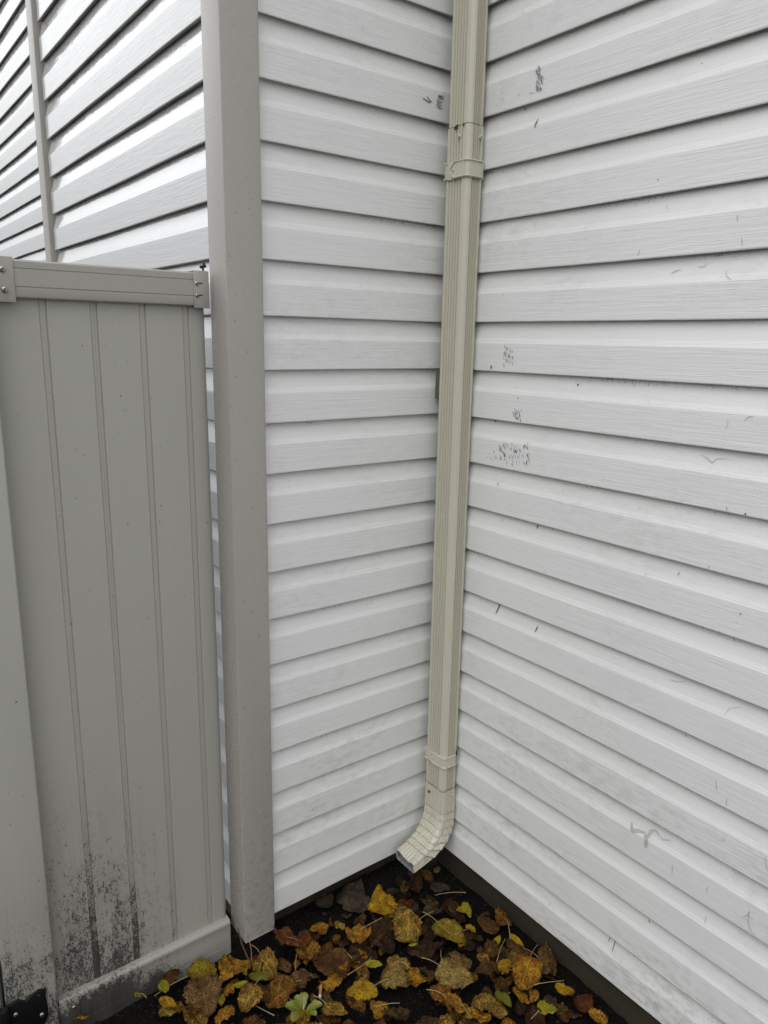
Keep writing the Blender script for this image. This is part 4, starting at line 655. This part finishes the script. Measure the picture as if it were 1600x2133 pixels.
mb.add([(XB-.0135, YF-.0062, .385), (XB-.0085, YF-.0062, .378), (XB-.0075, YF-.0062, .368), (XB-.0105, YF-.0062, .364), (XB-.0108, YF-.0062, .318), (XB-.0120, YF-.0062, .320), (XB-.0122, YF-.0062, .364), (XB-.0145, YF-.0062, .372)], [(0,1,2,3,4,5,6,7)])
SB(mb, 'dirt_spot', M['slot'], smooth=False)
# anchor block behind the pipe
mb = MB(); mb.box(XA+.013, XA+.022, YB+.0005, -.004, 1.335, 1.40) 
SB(mb, 'wall_anchor', M['groove'], bevel=.001)

# ------------------------------------------------------------------ fence
fence = empty('fence', (-.84,.05,-.05))
tag(fence, 'grey-beige vinyl fence panel between post and house, dirty with black mould at the bottom', 'fence')
FO = Vector((-.84,.05,-.05))
def FB(mb, name, mat, parent=fence, **kw):
    o = mb.build(name, mat, parent, **kw)
    if parent is fence: o.location = -FO
    return o
yb = .0540
grv = [-.952, -.861, -.767, -.677]
prof = [(-1.058, yb+.004)]
for i, gx in enumerate(grv):
    d = .0016; a, b = gx-.0058, gx+.0058
    prof += [(a-.0016, yb), (a, yb+d), (a+.0012, yb+.0007), (b-.0016, yb+.0007), (b, yb+d*1.35), (b+.0014, yb)]
    if i == 1: prof[-3:-3] = [(gx-.001, yb+.0007), (gx, yb+d*.9), (gx+.001, yb+.0007)]
prof += [(-.646, yb), (-.6395, yb+.0014), (-.6345, yb+.0050), (-.6310, yb+.010), (-.6288, yb+.020)]
mb = MB()
nz = 20
def bow(z): return .0025*sin(z*2.1)
zs = [-.03+1.60*i/nz for i in range(nz+1)]
fr_ = [[(x+(.0015*sin(z*3.0) if x > -.66 else 0), y+bow(z)*0, z) for x, y in prof] for z in zs]
mb.loft(fr_, closed=False, cap0=False, cap1=False)
np_ = len(prof)-1
for q in range(len(mb.m)):
    if prof[q % np_][0] > -1.0 and prof[q % np_][1] > yb+.0003 and prof[q % np_][0] < -.66 or prof[q % np_][0] > -1.0 and prof[q % np_+1][1] > yb+.0003 and prof[q % np_][0] < -.66: mb.m[q] = 1
mb.loft([[(x, yb+.022, z) for x, y in (prof[0], prof[-1])] for z in (zs[0], zs[-1])][::-1], closed=False, cap0=False, cap1=False)
FB(mb, 'board_panel', [M['panel'], M['panel_groove']], angle=25)
def rail(name, x0, x1, pr, mat, sag=0):
    mb = MB(); n = 12
    mb.loft([[(x0+(x1-x0)*i/n, y, z+sag*sin(pi*i/n)) for y, z in pr] for i in range(n+1)])
    return FB(mb, name, mat, angle=30)
zt = 1.6055; zb_ = 1.5385
pr = [(.072, zb_+.003), (.046, zb_), (.0415, zb_+.0025), (.0402, zb_+.007), (.0402, zb_+.0190), (.0414, zb_+.0196), (.0414, zb_+.0208), (.0400, zb_+.0214),
      (.0400, zt-.0165), (.0414, zt-.0159), (.0414, zt-.0147), (.0402, zt-.0141), (.0402, zt-.003), (.0425, zt), (.072, zt)]
rail('top_rail', -1.038, -.6335, pr, M['rail'])
zt = .0455; zb_ = -.060
pr = [(.072, zb_), (.0400, zb_), (.0400, -.0290), (.0414, -.0284), (.0414, -.0266), (.0400, -.0260), (.0400, .0085), (.0416, .0092), (.0416, .0112), (.0392, .0122), (.0392, .0305), (.0384, .0325), (.0384, .0375), (.0400, .0418), (.0435, .0448), (.0480, zt), (.0535, zt+.0003), (.072, zt)]
rail('bottom_rail', -1.039, -.6310, pr, M['rail'])
# brackets
def bracket(name, x0, x1, z0, z1, y, label, wrap=True):
    mb = MB(); mb.box(x0, x1, y-.0022, y, z0, z1)
    if wrap: mb.box(x0, x1, y+.0004, y+.035, z1-.0016, z1+.0008)
    o = FB(mb, name, M['rail'], bevel=.0009); return tag(o, label)
br = bracket('bracket', -.6640, -.6305, 1.5350, 1.6085, .0396, 'bracket at the house end, with two slotted screw holes')
for z in (1.5835, 1.5600):
    screwhead('screw', (-.6575, .0374, z), (0,-1,0), .0044, br, M['screw'])
    mb = MB(); mb.add([(-.6560, .0372, z+.0015), (-.6455, .0372, z+.0020), (-.6445, .0372, z-.0004), (-.6560, .0372, z-.0012)], [(0,1,2,3)])
    mb.build('screw_slot', M['slot'], br, smooth=False)
bl = bracket('bracket', -1.0415, -.9985, 1.5315, 1.6085, .0396, 'bracket at the post end, with two cross-head screws')
for z, x in ((1.5870, -1.0170), (1.5525, -1.0160)): screwhead('screw', (x, .0374, z), (0,-1,0), .0058, bl, M['screw'])
bb = bracket('bracket', -1.0415, -.9990, -.058, .040, .0384, 'lower bracket with one bright screw', False)
screwhead('screw', (-1.0110, .0362, .0180), (0,-1,0), .0048, bb, M['screw'])
# hook bolt on the bracket top at the house
mb = MB(); mb.tube([(-.6390,.046,1.608), (-.6390,.046,1.6155)], .0022, 8); mb.tube([(-.645,.046,1.6165), (-.633,.046,1.6195)], .0032, 8); mb.tube([(-.6365,.046,1.621), (-.6365,.046,1.6245)], .0026, 8)
FB(mb, 'bolt', M['black'])
post = empty('fence_post', (-1.0925,.08,-.05)); PO = Vector((-1.0925,.08,-.05))
tag(post, 'pale square fence post at left, mould-speckled, black hinge at its foot', 'post')
mb = MB(); mb.box(-1.1425, -1.0425, .0280, .1280, -.08, 1.62)
o = mb.build('post_shaft', M['post'], post, bevel=.005, segs=4); o.location = -PO
mb = MB(); mb.box(-1.1480, -1.0370, .0225, .1335, 1.6205, 1.632)
cvs = [(-1.142,.0285,1.632),(-1.043,.0285,1.632),(-1.043,.1275,1.632),(-1.142,.1275,1.632),(-1.0925,.078,1.650)]
mb.add(cvs, [(0,1,4),(1,2,4),(2,3,4),(3,0,4)])
o = mb.build('post_cap', M['post'], post, bevel=.001); o.location = -PO
mb = MB(); pl = [(x, .0272, z) for x, z in HINGE]; bk = [(x, .0222, z) for x, z in HINGE]; n = len(pl)
mb.add(bk+pl, [tuple(range(n)), tuple(range(2*n-1, n-1, -1))]+[(i, (i+1) % n, n+(i+1) % n, n+i) for i in range(n)])
mb.tube([(-1.1490,.018,.03), (-1.1490,.018,.112)], .0085, 16)
hinge = mb.build('hinge', M['black'], post, bevel=.0012, angle=30); hinge.location = -PO
for i, (x, z) in enumerate(HINGE_SCREWS[:3]):
    mb = MB(); k = screwhead('screw', (x, .0222, z), (0,-1,0), .0050 if i < 2 else .0036, hinge, M['screw'] if i < 2 else M['black'], i < 2)
# gate beyond the post
gate = empty('gate', (-1.45,.05,.02)); GO = Vector((-1.45,.05,.02))
tag(gate, 'edge of a beige vinyl gate left of the mouldy fence post, at the picture edge', 'gate')
mb = MB(); mb.box(-1.222, -1.1490, .0280, .0800, .02, 1.60); o = mb.build('stile', M['post'], gate, bevel=.004, segs=3); o.location = -GO
mb = MB(); mb.box(-1.85, -1.777, .0280, .0800, .02, 1.60); o = mb.build('stile', M['post'], gate, bevel=.004, segs=3); o.location = -GO
for z0, z1 in ((.03, .13), (1.49, 1.59)):
    mb = MB(); mb.box(-1.776, -1.223, .0330, .0750, z0, z1); o = mb.build('rail', M['rail'], gate, bevel=.003); o.location = -GO
mb = MB(); 
pf = [(-1.776, .05)]
for i in range(6): gx = -1.74+i*.09; pf += [(gx-.004,.05),(gx,.053),(gx+.004,.05)]
pf += [(-1.223,.05)]
mb.loft([[(x, y, z) for x, y in pf] for z in (.131, 1.489)], closed=False, cap0=False, cap1=False)
o = mb.build('board_panel', M['panel'], gate, angle=25); o.location = -GO

# ------------------------------------------------------------------ ground
def gh(x, y):
    h = -.055
    f = noise.fractal(Vector((x*5, y*5, 3.1)), 1.0, 2.0, 4)*.010 + noise.fractal(Vector((x*38, y*38, 7.7)), .8, 2.1, 3)*.0045
    return h+f
def axis(lo, hi, fine, far):
    a = []; x = lo
    while x < hi: a.append(x); x += fine
    a.append(hi); st_ = fine; l, r_ = [], []
    x = lo
    while x > -far: st_ *= 1.35; x -= st_; l.append(max(x, -far))
    st_ = fine; x = hi
    while x < far: st_ *= 1.35; x += st_; r_.append(min(x, far))
    return l[::-1]+a+r_
gx_, gy_ = axis(-1.35, .06, .011, 120), axis(-1.0, .35, .011, 120)
vs = [(x, y, gh(x, y)) for y in gy_ for x in gx_]
nx = len(gx_); fs = [(j*nx+i, j*nx+i+1, (j+1)*nx+i+1, (j+1)*nx+i) for j in range(len(gy_)-1) for i in range(nx-1)]
mb = MB(); mb.v = vs; mb.f = fs; mb.m = [0]*len(fs)
tag(mb.build('ground', M['soil'], angle=180), kind='structure')
# soil crumbs and bark chips: uncountable
mb = MB(); rnd = random.Random(11)
for i in range(9000):
    x = rnd.uniform(-1.05, .02); y = rnd.uniform(-.75, .26)
    if y < -.45 and x < -.75: continue
    r = rnd.choice([.0016,.0022,.003,.0045,.006]) * rnd.uniform(.7, 1.3)
    z = gh(x, y)+r*.3; a = [rnd.uniform(.5, 1.4)*r for _ in range(6)]
    th = rnd.uniform(0, pi); c_, s_ = cos(th), sin(th)
    P = [(a[0],0,0), (-a[1],0,0), (0,a[2]*.6,0), (0,-a[3]*.6,0), (0,0,a[4]*.6), (0,0,-a[5]*.6)]
    P = [(x+c_*p-s_*q, y+s_*p+c_*q, z+t_) for p, q, t_ in P]
    mb.add(P, [(0,2,4),(2,1,4),(1,3,4),(3,0,4),(2,0,5),(1,2,5),(3,1,5),(0,3,5)])
tag(mb.build('soil_crumbs', M['clod'], smooth=False), kind='stuff')

# ------------------------------------------------------------------ leaves
def outline(shape, t):
    if shape == 'heart':   return max(0, (t**.42)*((1-t)**.80))/.456
    if shape == 'lens':    return max(0, sin(pi*t**.85))**.85
    return max(0, (t**.38)*((1-t)**.42))/.575
def leaf(base, tip, aspect, pal, shape, z, curl, stalk, label, seed, group=None, maxlen=.098):
    rnd = random.Random(seed)
    B = Vector((*base, 0)); T = Vector((*tip, 0)); d = T-B; L = min(d.length*.95, maxlen); mid = (B+T)/2
    ang = math.atan2(d.y, d.x); B = mid-d.normalized()*L/2
    W = L*aspect*.52
    if shape == 'lens': W = L*aspect*.5
    nt_, ns = (22, 13) if L > .03 else (9, 6)
    curl *= 1.35; fold = rnd.uniform(.05, .5)*curl*(1 if rnd.random() < .7 else -1); bend = rnd.uniform(-.6, 1.1)*curl; roll_ = rnd.uniform(-.5, .5)*curl
    cr = curl*.17*L; off = Vector((rnd.uniform(0, 99), rnd.uniform(0, 99), seed*.37))
    verts, uvs = [], []
    for i in range(nt_+1):
        t = i/nt_
        for j in range(-ns, ns+1):
            s_ = j/ns
            wv = outline(shape, t)*W
            if shape != 'lens':
                jag = 1+.035*(1 if (i % 2) else -1)*(abs(s_)**6)+.055*cos(t*34+seed)*(abs(s_)**3)+.16*noise.noise(Vector((t*5, s_*2, seed)))*abs(s_)
                wv *= jag
            if shape == 'heart' and t < .25: tt = t - .05*abs(s_)*(1-t/.25)
            else: tt = t
            x = tt*L; y = s_*wv
            zz = fold*abs(y) + bend*(t-.5)**2*L*.9 + roll_*y*(t-.3)
            zz += cr*noise.fractal(Vector((x, y, 0))*(26 if L > .03 else 60)+off, .8, 2.1, 4)
            zz -= curl*.16*L*(abs(s_)**3.2)*(1 if seed % 3 else -1)*(.4+.6*noise.noise(Vector((t*3, s_, seed*.7))))
            zz += cr*.55*(abs(s_)**2)*noise.noise(Vector((t*6, s_*3, 0))+off)*1.6
            sgn = math.copysign(1, s_) if s_ else 0
            zz += .012*L*math.cos((t-abs(s_)*.35)*8*2*pi)*min(1, abs(s_)*2)*(.4+curl*.5)
            verts.append(Vector((x, y, zz))); uvs.append((.5+.5*s_, t))
    m0 = min(v.z for v in verts)
    tilt = Matrix.Rotation(rnd.uniform(-.22, .16)*(1+curl*.5), 4, 'Y') @ Matrix.Rotation(rnd.uniform(-.25, .25)*(.5+curl), 4, 'X')
    c0 = Vector((L/2, 0, 0)); verts = [tilt @ (v-c0)+c0 for v in verts]
    zr = sorted(v.z for v in verts)[len(verts)//6]
    faces, m_ = [], 2*ns+1
    for i in range(nt_):
        for j in range(2*ns):
            a = i*m_+j; faces.append((a, a+1, a+1+m_, a+m_))
    me = bpy.data.meshes.new('blade'); me.from_pydata([tuple(v) for v in verts], [], faces); me.materials.append(M['leaf_'+pal])
    uv = me.uv_layers.new(name='uv')
    for lp in me.loops: uv.data[lp.index].uv = uvs[lp.vertex_index]
    me.polygons.foreach_set('use_smooth', [True]*len(me.polygons))
    zc = max(z, -.052) - zr + .004
    loc = (B.x, B.y, zc)
    if stalk:
        root = empty('fallen_leaf', loc, ang)
        o = bpy.data.objects.new('blade', me); C.objects.link(o); o.parent = root
        sl = L*rnd.uniform(.55, .8); k = rnd.uniform(-.25, .25)
        pts = [(.006+0-sl*q, k*sl*q*q*.7, verts[ns].z*(1-q)+.004+.004*sin(q*pi)) for q in (0,.15,.35,.55,.75,.9,1)]
        ms = MB(); ms.tube(pts, .0006, 6, r1=.0010); ms.build('leaf_stalk', M['twig'], root)
        o = root
    else:
        o = bpy.data.objects.new('fallen_leaf', me); C.objects.link(o); o.location = loc; o.rotation_euler = (0,0,ang)
    sm = o if not stalk else o
    tag(o, label, 'leaf', group or 'fallen leaves with a look of their own')
    return o
# litter under and between the named leaves
KINDS = {'dark': 'nearly black rotting leaf, flat in the wet litter', 'redbrown': 'plain dark red-brown leaf half buried in the litter', 'brown': 'plain dull brown leaf scrap in the litter',
         'orangebrown': 'plain dark orange-brown leaf scrap in the litter', 'grey': 'plain grey-brown shrivelled leaf in the litter', 'rust': 'plain rust-coloured leaf scrap in the litter',
         'ochre': 'plain golden-brown mottled leaf in the litter', 'orange': 'plain dull orange mottled leaf in the litter'}
rnd = random.Random(5)
def inpile(x, y):
    # leaf pile: in front of walls, densest lower middle of the picture
    if x > -.02 or y > -.03 and x > -.56: return 0
    if y > -.045 and x < -.56: return 0
    d = abs((x*.72+y*.69)+.36)
    return 1 if d < .28 else .22
n_ = 0; k = 0
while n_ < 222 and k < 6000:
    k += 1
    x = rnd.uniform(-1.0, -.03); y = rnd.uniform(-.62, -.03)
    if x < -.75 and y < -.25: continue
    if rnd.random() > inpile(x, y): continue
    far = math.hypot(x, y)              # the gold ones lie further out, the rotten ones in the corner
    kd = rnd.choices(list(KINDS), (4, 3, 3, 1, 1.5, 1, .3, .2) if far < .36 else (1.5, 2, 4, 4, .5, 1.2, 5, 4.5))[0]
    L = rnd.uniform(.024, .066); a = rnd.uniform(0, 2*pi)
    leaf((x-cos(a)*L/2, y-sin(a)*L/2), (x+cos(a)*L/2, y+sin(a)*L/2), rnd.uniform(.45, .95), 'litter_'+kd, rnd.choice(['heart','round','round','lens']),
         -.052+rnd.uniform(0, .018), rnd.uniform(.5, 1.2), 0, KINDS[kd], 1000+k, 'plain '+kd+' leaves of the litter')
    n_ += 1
for i, (b, t, a, pal, sh, z, c, st_, lab) in enumerate(LEAVES): leaf(b, t, a, pal, sh, z, c, st_, lab, i+1)
# loose stalks
for i, (a, b) in enumerate(STALKS):
    rnd = random.Random(50+i); A = Vector((*a, 0)); Bv = Vector((*b, 0)); d = Bv-A; k = rnd.uniform(-.05, .05)
    per = Vector((-d.y, d.x, 0)); z0, z1 = rnd.uniform(-.034, -.012), rnd.uniform(-.034, -.010)
    c0 = (A+Bv)/2+Vector((0,0,-.04))
    pts = [A+d*q+per*k*sin(pi*q)+Vector((0,0,z0+(z1-z0)*q+.0015*sin(pi*q)))-c0 for q in (0,.12,.3,.5,.7,.88,1)]
    mb = MB(); mb.tube(pts, .0006, 6, r1=.0009); mb.tube([pts[-1], pts[-1]+(pts[-1]-pts[-2]).normalized()*.003], .0013, 6)
    o = mb.build('leaf_stalk', M['twig']); o.location = c0
    tag(o, 'thin straw-coloured leaf stalk without a leaf, lying loose on the litter', 'leaf stalk', 'loose leaf stalks')
# two twigs by the corner trim foot
mb = MB(); mb.tube([(-.0,-.0,.085), (.002,-.01,.05), (-.006,-.03,.02), (-.012,-.05,.002)], .0007, 6); o = mb.build('twig', M['twig']); o.location = (-.612,-.022,-.05)
tag(o, 'thin pale twig leaning from the ground against the foot of the corner trim', 'twig')
mb = MB(); mb.tube([(-.004,.02,.10), (.0,.01,.06), (.006,-.01,.03), (.018,-.05,.006)], .0016, 6); o = mb.build('twig', M['twig_brown']); o.location = (-.625,-.02,-.05)
tag(o, 'reddish-brown twig in the gap between bottom rail and corner trim', 'twig')
# cigarette end
butt = empty('cigarette_end', (BUTT[0][0], BUTT[0][1], -.026)); a_, b_ = Vector((*BUTT[0], -.026)), Vector((*BUTT[1], -.030))
tag(butt, 'small orange cigarette end with white tip in the leaf pile', 'cigarette end')
d = (b_-a_); d = d.normalized()*.026
mb = MB(); mb.tube([Vector((0,0,0)), d*.5, d], .0038, 12); mb.build('filter', M['paper'], butt, angle=50)
mb = MB(); mb.tube([d*1.005, d*1.16, d*1.2], .0037, 12, r1=.003); mb.build('burnt_tip', M['ash'], butt, angle=50)
# green sprig at the bottom edge
spr = empty('green_sprig', (SPRIG[0], SPRIG[1], -.03)); tag(spr, 'fresh yellow-green leafy sprig with rounded lobes at the bottom edge', 'sprig')
for i, (a, L, wd, zz) in enumerate([(2.4,.040,.026,.012), (3.6,.042,.026,.016), (-.5,.040,.024,.014), (1.0,.030,.020,.022), (5.1,.034,.022,.012), (1.8,.026,.018,.024)]):
    vs, fs, nt_, ns = [], [], 9, 4
    for p in range(nt_+1):
        t = p/nt_
        for q in range(-ns, ns+1):
            s_ = q/ns; wv = wd*.5*(sin(pi*min(1, t**1.1))**.6 if 0 < t < 1 else 0)*(1+.12*sin(t*14))
            u = t*L+.004; v = s_*wv; h = .45*abs(v)+zz*sin(t*1.9)+.002*noise.noise(Vector((t*4, s_*3, i)))
            vs.append((cos(a)*u-sin(a)*v, sin(a)*u+cos(a)*v, h))
    m_ = 2*ns+1
    fs = [(p*m_+q, p*m_+q+1, (p+1)*m_+q+1, (p+1)*m_+q) for p in range(nt_) for q in range(2*ns)]
    mb = MB(); mb.add(vs, fs); mb.build('leaflet', M['sprig'], spr, angle=180)
mb = MB(); mb.tube([(0,0,-.01), (0,0,.006), (.004,.003,.018)], .0016, 8); mb.build('stem', M['sprig_pale'], spr)
